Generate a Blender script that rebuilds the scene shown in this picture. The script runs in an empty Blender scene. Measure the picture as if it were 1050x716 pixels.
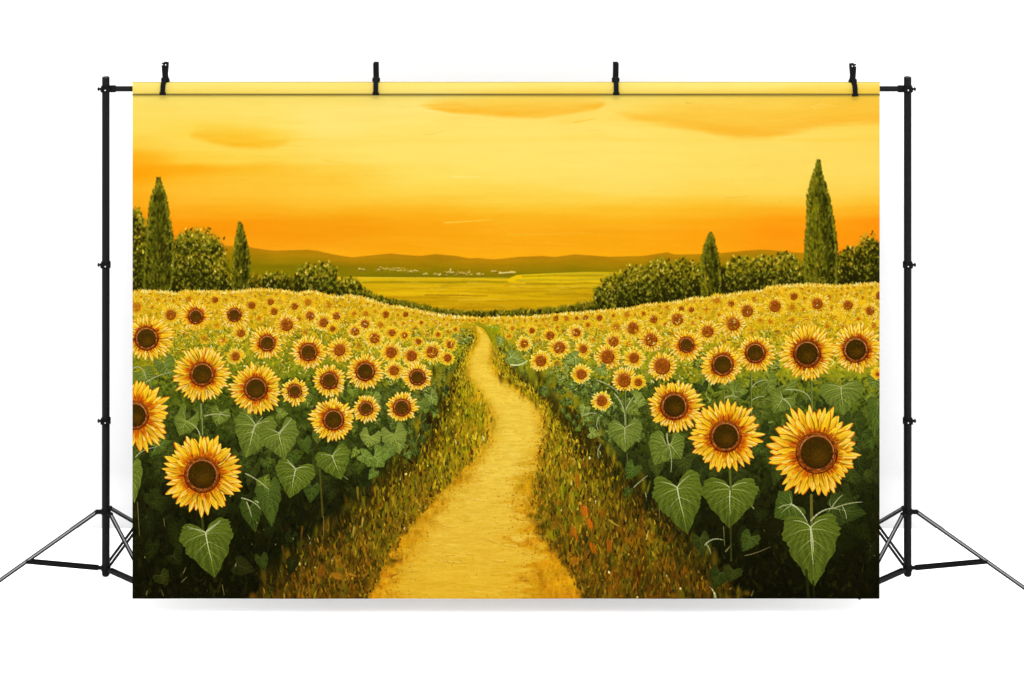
import math
import numpy as np

# ------------------------------------------------------------------ the print
# The cloth carries a printed oil painting. It is worked out here stroke by
# stroke into a grid of colours that becomes the colour attribute of the cloth.
S = 2.0                      # grid points per print unit
X0, Y0, X1, Y1 = 136.0, 85.0, 902.0, 614.0
GW, GH = int((X1 - X0) * S) + 1, int((Y1 - Y0) * S) + 1
rng = np.random.default_rng(7)
CV = np.zeros((GH, GW, 3), np.float32)
YY, XX = np.mgrid[0:GH, 0:GW].astype(np.float32)
PX = XX / S + X0
PY = YY / S + Y0


def C3(c):
    return np.array(c, np.float32) / 255.0


def smooth(a, b, x):
    t = np.clip((x - a) / (b - a), 0, 1)
    return t * t * (3 - 2 * t)


def vnoise(cw, ch, seed):
    """value noise over the canvas, cells cw x ch print units, range -1..1"""
    r = np.random.default_rng(seed)
    nx, ny = int((X1 - X0) / cw) + 3, int((Y1 - Y0) / ch) + 3
    g = r.uniform(-1, 1, (ny, nx)).astype(np.float32)
    fx = (PX[0] - X0) / cw
    fy = (PY[:, 0] - Y0) / ch
    ix, iy = fx.astype(int), fy.astype(int)
    tx, ty = fx - ix, fy - iy
    tx, ty = tx * tx * (3 - 2 * tx), ty * ty * (3 - 2 * ty)
    a = g[iy][:, ix] * (1 - tx) + g[iy][:, ix + 1] * tx
    b = g[iy + 1][:, ix] * (1 - tx) + g[iy + 1][:, ix + 1] * tx
    return a * (1 - ty[:, None]) + b * ty[:, None]


def fbm(cw, ch, seed, n=4):
    o, a, tot = 0, 1.0, 0
    for i in range(n):
        o = o + a * vnoise(cw / 2 ** i, ch / 2 ** i, seed + i)
        tot += a
        a *= 0.55
    return o / tot


def bb(xa, ya, xb, yb):
    a, b = int((xa - X0) * S) - 1, int((ya - Y0) * S) - 1
    c, d = int((xb - X0) * S) + 3, int((yb - Y0) * S) + 3
    a, b, c, d = max(a, 0), max(b, 0), min(c, GW), min(d, GH)
    return (a, b, c, d) if (c > a and d > b) else None


def mix(box, al, col):
    a, b, c, d = box
    s = CV[b:d, a:c]
    s += al[..., None] * (col - s)


def lay(al, col):
    """whole canvas"""
    global CV
    CV += al[..., None] * (col - CV)


def stroke(x0, y0, x1, y1, w, col, a=1.0, w1=None, soft=1.0):
    w1 = w if w1 is None else w1
    m = max(w, w1) + 0.7 * soft
    box = bb(min(x0, x1) - m, min(y0, y1) - m, max(x0, x1) + m, max(y0, y1) + m)
    if box is None:
        return
    x = PX[0, box[0]:box[2]][None] - x0
    y = PY[box[1]:box[3], 0][:, None] - y0
    dx, dy = x1 - x0, y1 - y0
    L2 = dx * dx + dy * dy + 1e-6
    t = np.clip((x * dx + y * dy) / L2, 0, 1)
    d = np.sqrt((x - t * dx) ** 2 + (y - t * dy) ** 2)
    r = w + (w1 - w) * t
    mix(box, np.clip((r - d) / (0.5 * soft) + 0.5, 0, 1) * a, col)


def curve(pts, w0, w1, col, a=1.0, n=8):
    """quadratic bend through three points"""
    (ax, ay), (bx, by), (cx, cy) = pts
    q = [((1 - t) ** 2 * ax + 2 * t * (1 - t) * bx + t * t * cx,
          (1 - t) ** 2 * ay + 2 * t * (1 - t) * by + t * t * cy) for t in np.linspace(0, 1, n + 1)]
    for i in range(n):
        f0, f1 = i / n, (i + 1) / n
        stroke(*q[i], *q[i + 1], w0 + (w1 - w0) * f0, col, a, w0 + (w1 - w0) * f1)


def blob(x, y, rx, ry, col, a=1.0, ang=0.0, soft=0.5):
    m = max(rx, ry) * (1 + soft) + 1
    box = bb(x - m, y - m, x + m, y + m)
    if box is None:
        return
    u = PX[0, box[0]:box[2]][None] - x
    v = PY[box[1]:box[3], 0][:, None] - y
    c, s = math.cos(ang), math.sin(ang)
    p, q = (u * c + v * s) / rx, (-u * s + v * c) / ry
    d = np.sqrt(p * p + q * q)
    mix(box, (1 - smooth(1 - soft, 1 + soft * 0.6, d)) * a, col)


def polyfill(pts, col, a=1.0):
    pts = np.array(pts, np.float32)
    box = bb(pts[:, 0].min() - 1, pts[:, 1].min() - 1, pts[:, 0].max() + 1, pts[:, 1].max() + 1)
    if box is None:
        return None
    bx = PX[0, box[0]:box[2]][None, :]
    by = PY[box[1]:box[3], 0][:, None]
    acc = 0
    for ox, oy in ((-.12, -.12), (.12, -.12), (-.12, .12), (.12, .12)):
        ins = np.zeros((box[3] - box[1], box[2] - box[0]), bool)
        for i in range(len(pts)):
            xa, ya = pts[i]
            xb, yb = pts[i - 1]
            if ya == yb:
                continue
            cr = ((ya > by + oy) != (yb > by + oy)) & (bx + ox < (xb - xa) * (by + oy - ya) / (yb - ya) + xa)
            ins ^= cr
        acc = acc + ins
    al = acc / 4.0 * a
    if col is not None:
        mix(box, al, col)
    return box, al


def interp(x, tab, k):
    return np.interp(x, [t[0] for t in tab], [t[k] for t in tab])


def rc(cols, j=0.06):
    """one of a palette, jittered"""
    c = C3(cols[rng.integers(len(cols))])
    return np.clip(c * (1 + rng.uniform(-j * 2, j * 2)) + rng.uniform(-j, j, 3) * 0.25, 0, 1).astype(np.float32)


# ---- sky -------------------------------------------------------------------
def paint_sky():
    xs = [136, 200, 262, 330, 430, 530, 630, 730, 800, 860, 902]
    rows = {
        85: [(253, 227, 118)] * 11,
        97: [(252, 223, 104)] * 4 + [(252, 226, 116), (252, 220, 98), (252, 222, 104), (252, 217, 92), (252, 215, 88), (251, 212, 82), (251, 208, 76)],
        115: [(252, 221, 97), (252, 221, 100), (252, 224, 106), (252, 227, 118), (252, 227, 118), (252, 222, 106), (252, 221, 102), (252, 216, 92), (251, 211, 80), (251, 204, 68), (251, 202, 66)],
        135: [(252, 219, 92), (252, 217, 84), (252, 219, 90), (252, 227, 116), (252, 225, 108), (252, 226, 112), (252, 224, 108), (252, 221, 100), (252, 219, 98), (252, 216, 90), (251, 214, 86)],
        150: [(251, 205, 66), (252, 216, 84), (252, 216, 84), (252, 224, 104), (252, 224, 106), (252, 225, 108), (252, 225, 110), (252, 222, 102), (252, 220, 100), (252, 217, 94), (252, 215, 90)],
        163: [(253, 182, 34), (252, 205, 62), (252, 212, 76), (252, 218, 92), (252, 223, 104), (252, 225, 107), (252, 224, 107), (252, 221, 99), (252, 219, 98), (252, 217, 94), (252, 216, 92)],
        173: [(253, 164, 14), (251, 177, 28), (251, 190, 44), (252, 206, 68), (252, 221, 96), (252, 224, 104), (252, 223, 106), (252, 221, 98), (252, 218, 96), (252, 217, 94), (252, 216, 92)],
        184: [(253, 172, 22), (252, 186, 40), (252, 195, 52), (252, 200, 58), (252, 220, 92), (252, 222, 100), (252, 221, 102), (252, 219, 94), (252, 217, 92), (252, 216, 90), (252, 214, 88)],
        196: [(253, 178, 32), (252, 190, 48), (252, 194, 52), (252, 202, 60), (252, 212, 76), (252, 214, 82), (252, 219, 96), (252, 212, 82), (252, 214, 86), (252, 208, 78), (252, 206, 74)],
        207: [(252, 172, 26), (252, 184, 42), (252, 184, 40), (252, 192, 48), (252, 200, 58), (252, 208, 70), (252, 206, 68), (252, 200, 58), (252, 204, 66), (252, 200, 60), (252, 196, 54)],
        217: [(252, 160, 16), (251, 170, 26), (251, 172, 26), (250, 178, 30), (251, 182, 34), (251, 194, 46), (251, 190, 40), (251, 184, 36), (252, 178, 34), (252, 180, 36), (252, 178, 34)],
        227: [(252, 148, 8), (250, 152, 8), (250, 150, 8), (247, 156, 10), (250, 168, 18), (250, 178, 26), (251, 178, 26), (251, 166, 18), (253, 152, 12), (253, 152, 12), (253, 146, 10)],
        238: [(250, 140, 5), (250, 143, 4), (248, 145, 3), (246, 147, 3), (248, 160, 10), (250, 170, 18), (250, 165, 14), (250, 155, 8), (253, 140, 4), (253, 146, 6), (253, 138, 4)],
        250: [(252, 150, 12), (252, 152, 14), (250, 154, 12), (250, 158, 12), (249, 160, 8), (250, 165, 10), (249, 162, 8), (250, 157, 8), (252, 144, 6), (252, 140, 4), (253, 132, 4)],
        264: [(252, 156, 18), (252, 160, 18), (252, 165, 16), (252, 170, 14), (250, 168, 8), (250, 172, 12), (250, 172, 10), (250, 168, 10), (252, 150, 8), (253, 136, 4), (253, 126, 2)],
        330: [(252, 156, 18)] * 11,
    }
    ys = sorted(rows)
    tab = np.array([rows[y] for y in ys], np.float32) / 255
    wob = fbm(90, 16, 11, 4) * 5.0
    wx = fbm(60, 30, 31, 3) * 10
    yq = PY + wob
    xq = np.clip(PX + wx, X0, X1)
    fx = np.interp(xq, xs, range(len(xs)))
    fy = np.interp(yq, ys, range(len(ys)))
    ix, iy = np.minimum(fx.astype(int), len(xs) - 2), np.minimum(fy.astype(int), len(ys) - 2)
    tx, ty = (fx - ix)[..., None], (fy - iy)[..., None]
    tx, ty = tx * tx * (3 - 2 * tx), ty * ty * (3 - 2 * ty)
    c = (tab[iy, ix] * (1 - tx) + tab[iy, ix + 1] * tx) * (1 - ty) + (tab[iy + 1, ix] * (1 - tx) + tab[iy + 1, ix + 1] * tx) * ty
    CV[:] = c
    lay(smooth(205, 250, PY) * .26, C3((251, 182, 44)))
    # fine brush streaks
    st = fbm(90, 4.5, 51, 3) * 0.012 + fbm(25, 5, 61, 3) * 0.008
    CV[:] += st[..., None] * np.array([0.3, 1.0, 1.4], np.float32)
    wv = fbm(40, 9, 71, 3)
    cn = fbm(55, 6, 171, 3)

    def cloud(tab_top, tab_bot, col, col2, a, sharp_top=7, sharp_bot=2.4):
        """a band of cloud between two outlines: soft above, crisper below"""
        t = np.interp(PX, [p[0] for p in tab_top], [p[1] for p in tab_top]) + wv * 3
        b = np.interp(PX, [p[0] for p in tab_bot], [p[1] for p in tab_bot]) + wv * 1.2
        h = np.maximum(b - t, 0.01)
        m = smooth(-sharp_top, sharp_top * 1.6, PY - t) * smooth(-sharp_bot, sharp_bot, b - PY) * (b > t - 1)
        m *= np.clip(h / 6, 0, 1) * np.clip(.85 + cn * .5 - .25 * (1 - smooth(0, 1, (PY - t) / h)), .3, 1)
        f = np.clip((PY - t) / h, 0, 1)[..., None]
        colr = C3(col) * (1 - f) + C3(col2) * f
        lay(m * a, colr)

    cloud([(192, 137), (200, 129), (215, 125), (240, 127), (262, 131), (285, 137), (300, 141)],
          [(192, 139), (205, 143), (222, 148), (240, 151), (262, 152), (280, 151), (300, 144)],
          (252, 206, 62), (250, 182, 30), 1.0, 8, 4)
    cloud([(426, 108), (432, 106), (445, 102), (470, 100), (520, 99), (560, 98), (600, 97), (614, 98), (623, 105)],
          [(426, 108), (440, 112), (462, 116), (490, 118), (520, 121), (555, 121), (585, 117), (610, 112), (624, 106)],
          (252, 204, 70), (250, 180, 40), 0.95, 6, 2.4)
    for x in np.arange(500, 612, 5):
        blob(x, 97 + rng.uniform(-1, 2), 16, 5, C3((252, 212, 84)), .22, 0, .9)
    cloud([(560, 124), (585, 122), (600, 123), (614, 121)], [(560, 126), (585, 128), (600, 126), (614, 122)],
          (252, 208, 72), (251, 200, 60), 0.5, 3, 2)
    cloud([(636, 121), (660, 112), (690, 103), (720, 99), (760, 98), (902, 94)],
          [(636, 122), (655, 124), (690, 129), (715, 133), (735, 138), (757, 141), (785, 141), (812, 137), (840, 131), (870, 127), (902, 125)],
          (252, 206, 74), (250, 180, 42), 0.92, 14, 3.6)
    # orange haze strip above the lower edge of the right-hand cloud
    for x in np.arange(640, 902, 3):
        b = np.interp(x, [636, 655, 690, 715, 757, 785, 812, 840, 902], [121, 123, 127, 130, 138, 138, 134, 128, 122])
        blob(x, b - 3.5 + rng.uniform(-1, 1), 12, 3.2, C3((250, 184, 50)), 0.08, -0.05 if x > 790 else 0.12, 0.8)
    for x, y, L, sl, c, a in [(588, 125.5, 22, -4, (250, 186, 48), .7), (603, 134, 14, -.8, (249, 205, 74), .5), (612, 137, 14, -1, (250, 210, 80), .4),
                              (436, 138.5, 20, -4, (236, 205, 86), .55), (462, 180.8, 32, .2, (255, 240, 150), .6), (498, 198, 30, 0, (252, 200, 54), .4),
                              (456, 228.5, 50, -4, (254, 216, 90), .75), (520, 241, 90, -2.5, (243, 190, 60), .6), (505, 250, 70, 2, (240, 158, 22), .5),
                              (330, 164, 40, 5, (250, 200, 62), .6), (338, 172, 42, 4, (250, 206, 72), .5), (745, 202.5, 22, -1, (236, 184, 76), .6),
                              (703, 105.5, 8, 0, (234, 186, 70), .55), (832, 110, 12, -5, (254, 226, 120), .7), (842, 107, 38, 4, (254, 224, 116), .5),
                              (834, 112, 14, -4, (254, 222, 110), .6), (870, 126, 26, -3, (254, 216, 100), .5), (640, 236, 60, -1, (240, 178, 44), .35),
                              (600, 238, 42, -.5, (226, 160, 30), .5), (382, 206.5, 4, 0, (240, 190, 70), .6), (560, 249, 36, 1, (254, 190, 50), .4),
                              (400, 243, 60, 3, (252, 178, 34), .4), (420, 250, 70, 5, (254, 182, 36), .4), (860, 200, 40, 3, (250, 196, 58), .4),
                              (250, 195, 36, 1, (253, 204, 70), .35), (648, 221, 40, 0, (251, 190, 44), .4), (720, 224, 50, 2, (252, 170, 22), .3)]:
        curve([(x, y), (x + L * .5, y + sl * .5 + 0.9), (x + L, y + sl)], 0.55, 0.25, C3(c), a)
    for cx_, cy_, rx_, ry_, cc, aa in [(700, 122, 60, 9, (251, 196, 56), .45), (750, 130, 50, 8, (250, 184, 44), .4), (860, 116, 46, 12, (251, 196, 58), .5), (880, 106, 30, 8, (251, 196, 56), .4), (670, 114, 34, 7, (252, 202, 66), .35),
                                    (260, 139, 44, 7, (251, 198, 48), .5), (150, 165, 26, 9, (253, 172, 22), .4), (180, 174, 50, 5, (252, 168, 16), .4), (330, 150, 40, 5, (252, 214, 84), .3), (560, 112, 50, 7, (250, 188, 48), .3)]:
        blob(cx_, cy_, rx_, ry_, C3(cc), aa, 0, 1.0)
    for i in range(420):
        x, y = rng.uniform(136, 900), rng.uniform(98, 262)
        c = CV[int((y - Y0) * S), int((x - X0) * S)] * (1 + rng.uniform(-.03, .03))
        stroke(x, y, x + rng.uniform(12, 46), y + rng.uniform(-1.5, 1.5), rng.uniform(.3, 1.2), np.clip(c, 0, 1), 0.4, 0.2, 2.4)


# ---- far hills and the corn field ------------------------------------------
RIDGE = [(136, 250), (221, 252), (236, 252.8), (256, 254), (267, 256), (280, 257.5), (296, 257), (315, 256.5), (325, 257.5), (342, 261.5), (361, 264.5),
         (385, 262), (400, 260.5), (421, 262.5), (432, 263), (447, 261), (468, 263), (481, 265.5), (490, 265), (508, 266.5), (531, 264),
         (555, 263), (569, 264), (590, 261.5), (606, 262.5), (624, 263.8), (660, 263), (675, 260.5), (684, 259.2), (692, 261.5), (718, 261),
         (740, 260), (765, 257.5), (780, 256.5), (790, 257), (815, 259.5), (902, 262)]


def paint_far():
    r = interp(PX, RIDGE, 1) + vnoise(4, 50, 5) * .25
    m = np.clip((PY - r) * S / 1.2 + .5, 0, 1)
    f = np.clip((PY - r) / 18, 0, 1)[..., None]
    hill = C3((186, 130, 10)) * (1 - f) + C3((138, 120, 6)) * f
    hill = hill + (fbm(30, 4, 81, 3) * 0.04)[..., None] * np.array([1, .8, .1], np.float32)
    lay(m, hill)
    for i in range(len(RIDGE) - 1):
        stroke(*RIDGE[i], *RIDGE[i + 1], .5, C3((166, 112, 14)), .5)
    # nearer slope at the left
    for (x, y, a, b) in [(420, 283, 60, 4), (330, 276, 60, 6), (560, 283, 60, 4)]:
        blob(x, y, a, b, C3((112, 104, 8)), .5, 0, .9)
    # field
    top = interp(PX, [(136, 282), (360, 284), (450, 285), (520, 286), (530, 282), (560, 280.5), (600, 279), (700, 280), (902, 280)], 1)
    m = np.clip((PY - top) * S / 1.5 + .5, 0, 1)
    g = np.clip((PY - 284) / 38, 0, 1)[..., None]
    fld = C3((226, 184, 14)) * (1 - g) + C3((200, 150, 8)) * g
    sx = fbm(46, 2.4, 91, 3)
    sy = fbm(80, 7, 95, 2)
    fld = fld + (sx * .06 + sy * .08)[..., None] * np.array([.9, .8, .08], np.float32)
    lay(m, fld)
    for y, x0, x1, c, a, w in [(289.5, 372, 520, (150, 130, 12), .7, 1.3), (287, 530, 640, (176, 160, 30), .7, 1.0), (285.2, 366, 520, (240, 206, 60), .7, .5),
                               (291, 540, 640, (150, 126, 16), .55, .8), (294, 420, 560, (232, 186, 24), .6, 1.2), (299.5, 450, 590, (170, 130, 12), .55, .6),
                               (283, 536, 618, (150, 134, 18), .6, .9), (280.6, 560, 640, (196, 176, 44), .6, .7), (303, 436, 500, (140, 96, 16), .6, .6),
                               (305, 385, 460, (176, 130, 8), .5, 1.2), (309, 500, 630, (184, 140, 10), .55, .8), (300, 380, 440, (232, 190, 20), .5, 1.0),
                               (296.5, 380, 470, (206, 150, 14), .6, .5), (312, 450, 560, (206, 160, 10), .5, 2.0), (291.5, 520, 570, (134, 104, 30), .6, .4),
                               (307, 470, 520, (240, 206, 60), .6, .5), (302, 560, 610, (170, 134, 12), .6, .7), (296, 585, 625, (160, 132, 14), .5, .7)]:
        n = 6
        px = np.linspace(x0, x1, n)
        py = y + rng.uniform(-.6, .6, n)
        for i in range(n - 1):
            stroke(px[i], py[i], px[i + 1], py[i + 1], w, C3(c), a, w * .8, 1.6)
    for i in range(240):
        x, y = rng.uniform(355, 650), rng.uniform(287, 318)
        c = rc([(236, 194, 30), (200, 150, 10), (176, 134, 12), (150, 126, 10), (246, 214, 76), (168, 116, 10)], .03)
        stroke(x, y, x + rng.uniform(6, 30), y + rng.uniform(-1, 1), rng.uniform(.3, .8), c, .3, .15, 1.6)
    # whitewashed village strung along the foot of the hills
    spots = [(368, 374, 276.5)] + [(386, 416, 276.8)] + [(418, 428, 278.5)] + [(434, 438, 281.6), (445, 453, 282)] + [(456, 483, 281), (489, 497, 281.5), (504, 509, 278.6), (512, 529, 279.6)]
    for a, b, y in spots:
        for x in np.arange(a, b, 1.15):
            hh = 2.6 if 386 <= a <= 400 or a == 456 else 1.1
            q = y + rng.uniform(-hh, hh * .5)
            stroke(x, q, x + rng.uniform(.2, 1.6), q + rng.uniform(-.9, .9), rng.uniform(.35, .68), rc([(236, 206, 120), (226, 190, 100), (244, 222, 150), (206, 160, 80)], .04), .75)
            if rng.random() < .6:
                stroke(x, q + 1, x + 1.2, q + 1.1, .4, C3((96, 70, 24)), .75)
    stroke(462, 278, 462, 275.8, .6, C3((246, 220, 150)), .9)
    stroke(512, 280.2, 528, 279, .7, C3((236, 214, 120)), .9)


# ---- foliage ----------------------------------------------------------------
DK = [(36, 34, 5), (46, 46, 8), (28, 24, 4), (54, 52, 8)]
MD = [(92, 94, 14), (104, 104, 16), (78, 84, 12), (116, 108, 18)]
LT = [(134, 130, 24), (150, 140, 34), (118, 120, 22), (164, 148, 44)]
HI = [(206, 186, 84), (224, 208, 120), (190, 170, 64)]


def cypress(tab, seed, tone=1.0):
    ys = np.array([t[0] for t in tab], float)
    L = np.array([t[1] for t in tab], float)
    R = np.array([t[2] for t in tab], float)
    ys = ys + 2.6 * (1 - (ys - ys[0]) / (ys[-1] - ys[0]))
    mid = (L + R) / 2
    L, R = mid + (L - mid) * .86, mid + (R - mid) * .86
    k = np.interp((ys - ys[0]) / (ys[-1] - ys[0]), [0, .06, .16, .3, 1], [.3, .62, .82, .95, 1])
    L, R = mid + (L - mid) * k, mid + (R - mid) * k
    tab = list(zip(ys, L, R))
    pts = [(l, y) for y, l, _ in tab] + [(r_, y) for y, _, r_ in tab[::-1]]
    polyfill([(p[0] + rng.uniform(-.4, .4), p[1]) for p in pts], C3((52, 50, 10)) * tone)
    area = float(np.sum((R - L)[1:] * np.diff(ys)))
    for i in range(int(area * 1.25)):
        y = rng.uniform(ys[0], ys[-1])
        l, r_ = np.interp(y, ys, L), np.interp(y, ys, R)
        f = rng.uniform(-.04, 1.04)
        x = l + (r_ - l) * f
        z = (y - ys[0]) / (ys[-1] - ys[0])
        u = rng.random()
        # the painter kept the leaves' strokes lighter to the left and top
        cl = .5 + .5 * math.sin(x * .55 + y * .21) * math.sin(y * .33 - x * .18)
        dk = .10 + .26 * max(0, z - .25) + .38 * max(0, (f - .55) / .45) * (1 if seed != 1 else .2) - .12 * (f < .5) * (seed == 4) + .3 * (1 - cl) * .8 + (.25 * max(0, .5 - f) if seed == 1 else 0)
        if u < dk:
            c = rc(DK, .05)
        elif u < .86 + dk * .1:
            c = rc(MD, .05)
        elif u < .994:
            c = rc(LT, .05)
        else:
            c = rc(HI, .04)
        if f < .55 and seed != 1:
            c = np.clip(c * np.array([1.12, 1.08, .9], np.float32), 0, 1)
        w = rng.uniform(.4, 1.15)
        ln = rng.uniform(1.6, 4.4)
        lean = (f - .5) * 3.0 + rng.uniform(-.6, .6)
        stroke(x, y, x + lean, y - ln, w, np.clip(c * tone, 0, 1), .9, .15)
    for i in range(int(area / 16)):
        y = rng.uniform(ys[0] + 8, ys[-1])
        l, r_ = np.interp(y, ys, L), np.interp(y, ys, R)
        f = rng.uniform(.15, .95)
        if rng.random() < .35 + .5 * f:
            blob(l + (r_ - l) * f, y, rng.uniform(.8, 2), rng.uniform(2, 5), rc(DK, .05), .45, .25 * (f - .5), .8)
        else:
            blob(l + (r_ - l) * f, y, rng.uniform(.8, 1.8), rng.uniform(1.6, 4), rc([(122, 122, 24), (104, 108, 18)], .05), .4, .25 * (f - .5), .8)
    for i in range(7):
        stroke(mid[0] + rng.uniform(-1.2, 1.2), ys[0] + 4, mid[0] + rng.uniform(-1.3, 1.3), ys[0] - rng.uniform(-1, 1.4), .5, rc(MD, .05), .9, .1)
    # ragged light edge strokes
    for i in range(int(area / 5)):
        y = rng.uniform(ys[0], ys[-1])
        s = rng.random() < .6
        x = (np.interp(y, ys, L) if s else np.interp(y, ys, R)) + rng.uniform(-.8, .8)
        c = rc(LT if rng.random() < .4 else MD, .05)
        stroke(x, y, x + (-1 if s else 1) * rng.uniform(.2, 1.7), y - rng.uniform(1.4, 3.6), rng.uniform(.35, .75), c, .9, .1)


def bush(cx, cy, rx, ry, n=None, dark=.4, hi=.1, olive=0):
    """leaf dabs filling an uneven mound; dark body, gaps at the rim, lit flecks"""
    k = 9
    for i in range(k):
        a = rng.uniform(0, 2 * math.pi)
        blob(cx + math.cos(a) * rx * .5, cy + math.sin(a) * ry * .4 + ry * .1, rx * .55, ry * .6, C3((50, 48, 8)) * (1 + olive * .5), .92, 0, .25)
    blob(cx, cy - ry * .5, rx * .8, ry * .5, C3((122, 110, 14)), .3 if dark > .5 else .6, 0, .7)
    blob(cx, cy + ry * .6, rx * .9, ry * .45, C3((26, 24, 5)), .7, 0, .6)
    n = n or int(rx * ry * 3.0)
    for i in range(int(4 + rx * ry / 22)):
        a, q = rng.uniform(0, 6.283), math.sqrt(rng.random()) * .85
        yy = math.sin(a) * q
        blob(cx + math.cos(a) * rx * q, cy + yy * ry, rng.uniform(1.5, 4.5), rng.uniform(1.5, 4), (rc([(124, 116, 16), (104, 104, 16), (140, 124, 20)], .06) if rng.random() > dark + .5 + .8 * yy else rc(MD if rng.random() > dark + .55 * yy else DK, .06)), .7, 0, .7)
    n = int(n * .62)
    ph1, ph2 = rng.uniform(0, 6, 2)
    for i in range(n):
        a = rng.uniform(0, 2 * math.pi)
        q = math.sqrt(rng.random()) * (1.0 + rng.normal() * .07)
        x, y = cx + math.cos(a) * rx * q, cy + math.sin(a) * ry * q
        z = (y - (cy - ry)) / (2 * ry)
        cl = math.sin(x * .62 + ph1) * math.sin(y * .7 + ph2)
        u = rng.random() + (.25 - z * .5) * 1.15 + cl * .28
        if u < dark:
            c = rc(DK, .05)
        elif u < 1 - hi - .22:
            c = rc(MD, .06)
        elif u < 1 - hi * .35:
            c = rc(LT, .06)
        else:
            c = rc(HI if rng.random() < .45 else LT, .05)
        if z < .45:
            c = np.clip(c * np.array([1.12, 1.06, .8], np.float32), 0, 1)
        if olive:
            c = np.clip(c * np.array([1.15, 1.0, .7], np.float32), 0, 1)
        an = rng.uniform(-2.4, -.7)
        ln = rng.uniform(.6, 2.4)
        stroke(x, y, x + math.cos(an) * ln, y + math.sin(an) * ln, rng.uniform(.45, 1.1), c, .85, rng.uniform(.2, .6), 1.3)


FT = [(136, 298.5), (155, 298), (170, 299), (180, 300.5), (190, 298), (210, 298.5), (230, 299), (245, 298.5), (257, 297), (266, 296), (280, 297), (290, 297.5), (305, 300.5),
      (318, 298), (330, 300.5), (345, 304.5), (360, 303), (372, 305), (386, 309.5), (395, 312.5), (410, 314.5), (430, 318.5), (450, 322.5), (470, 324.5), (500, 325),
      (550, 324), (580, 321.5), (600, 320), (616, 318.5), (648, 316), (660, 312.5), (680, 311), (700, 308.5), (710, 305), (722, 305.5), (746, 302.5), (760, 300),
      (780, 298), (788, 294), (800, 293), (830, 291.5), (860, 293), (880, 291), (902, 290)]


def paint_trees():
    # hedge bottoms
    for (x0, x1, yt, yb) in [(136, 302, 284, 302), (640, 720, 285, 318), (738, 902, 270, 300)]:
        for x in np.arange(x0, x1, 5):
            blob(x, (yt + yb) / 2 + 3, 7, (yb - yt) * .5, C3((36, 34, 8)), .9, 0, .3)
    bush(140, 268, 15, 52, 1500, .55, .06)
    bush(139, 226, 7, 12, 150, .2, .5)
    bush(203, 272, 29, 36, 2800, .42, .13)
    bush(214, 252, 10, 9, 200, .2, .35)
    bush(190, 250, 10, 11, 200, .25, .3)
    bush(225, 284, 12, 18, 480, .5, .08)
    for x in (262, 270, 285, 296):
        bush(x, 291, 9, 9, 160, .45, .08, 1)
    bush(276, 287, 8, 8, 110, .3, .22)
    bush(286, 289, 14, 9, 260, .5, .14)
    bush(314, 286, 12, 16, 420, .42, .14)
    bush(331, 287, 16, 18, 640, .46, .12)
    bush(357, 295, 14, 11, 330, .35, .18)
    bush(372, 302, 9, 6, 90, .4, .1)
    for x in np.arange(372, 640, 3.2):
        ft = np.interp(x, [p[0] for p in FT], [p[1] for p in FT])
        h = np.interp(x, [372, 400, 440, 480, 500, 540, 580, 600, 640], [5, 4.5, 4, 4, 4.5, 5, 5, 7, 10])
        bush(x, ft - h * .55, 4.2, h * .8, 26, .35, .06, 0)
        stroke(x, ft + .5, x + 3.2, ft + .5, .9, C3((40, 36, 6)), .6)
    bush(616, 304, 7, 11, 160, .4, .16)
    bush(630, 300, 16, 19, 700, .4, .22)
    bush(652, 294, 18, 22, 900, .38, .12)
    bush(677, 290, 20, 24, 1200, .38, .14)
    bush(700, 288, 18, 22, 950, .45, .14)
    bush(714, 290, 10, 20, 400, .6, .05)
    bush(760, 283, 18, 20, 850, .42, .14)
    bush(782, 279, 14, 17, 560, .45, .14)
    bush(805, 280, 17, 21, 850, .42, .14)
    bush(822, 284, 8, 14, 260, .5, .12)
    bush(872, 274, 16, 20, 900, .68, .04)
    bush(890, 267, 15, 25, 900, .6, .06)
    bush(858, 284, 6, 12, 160, .7, .02)
    cypress([(182.5, 162, 163), (187, 160.5, 165), (192, 158, 168), (200, 154.5, 171), (212, 152, 173), (225, 151, 175), (240, 149, 178), (260, 147.5, 180), (280, 146, 180), (298, 146, 176)], 1, .95)
    cypress([(228, 245.6, 246.6), (235, 243, 249.5), (245, 241.5, 252), (260, 239, 255.5), (275, 238, 256.5), (290, 237.5, 256), (298, 238, 255)], 2, .95)
    cypress([(238.5, 728, 729.5), (245, 724, 733), (255, 721, 735), (265, 719, 737.8), (280, 717.5, 739.5), (292, 718, 740), (305, 719, 739)], 3, 1.0)
    cypress([(164.5, 839, 840), (172, 836, 842), (180, 832, 844), (190, 829, 848), (200, 826.5, 851), (215, 826.5, 854), (230, 826, 856.5), (240, 825, 858), (252, 824.5, 859.5), (265, 823.5, 860), (280, 823.5, 859.5), (295, 826, 859.5)], 4, 1.0)


def soften(y0, y1, n=1):
    a, b = int((y0 - Y0) * S), int((y1 - Y0) * S)
    r = CV[a:b]
    q = r
    for _ in range(n):
        for ax in (0, 1):
            q = (np.roll(q, 1, ax) + q * 2 + np.roll(q, -1, ax)) / 4
    q[0], q[-1] = r[0], r[-1]
    q[:, 0], q[:, -1] = r[:, 0], r[:, -1]
    CV[a:b] = q


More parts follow.
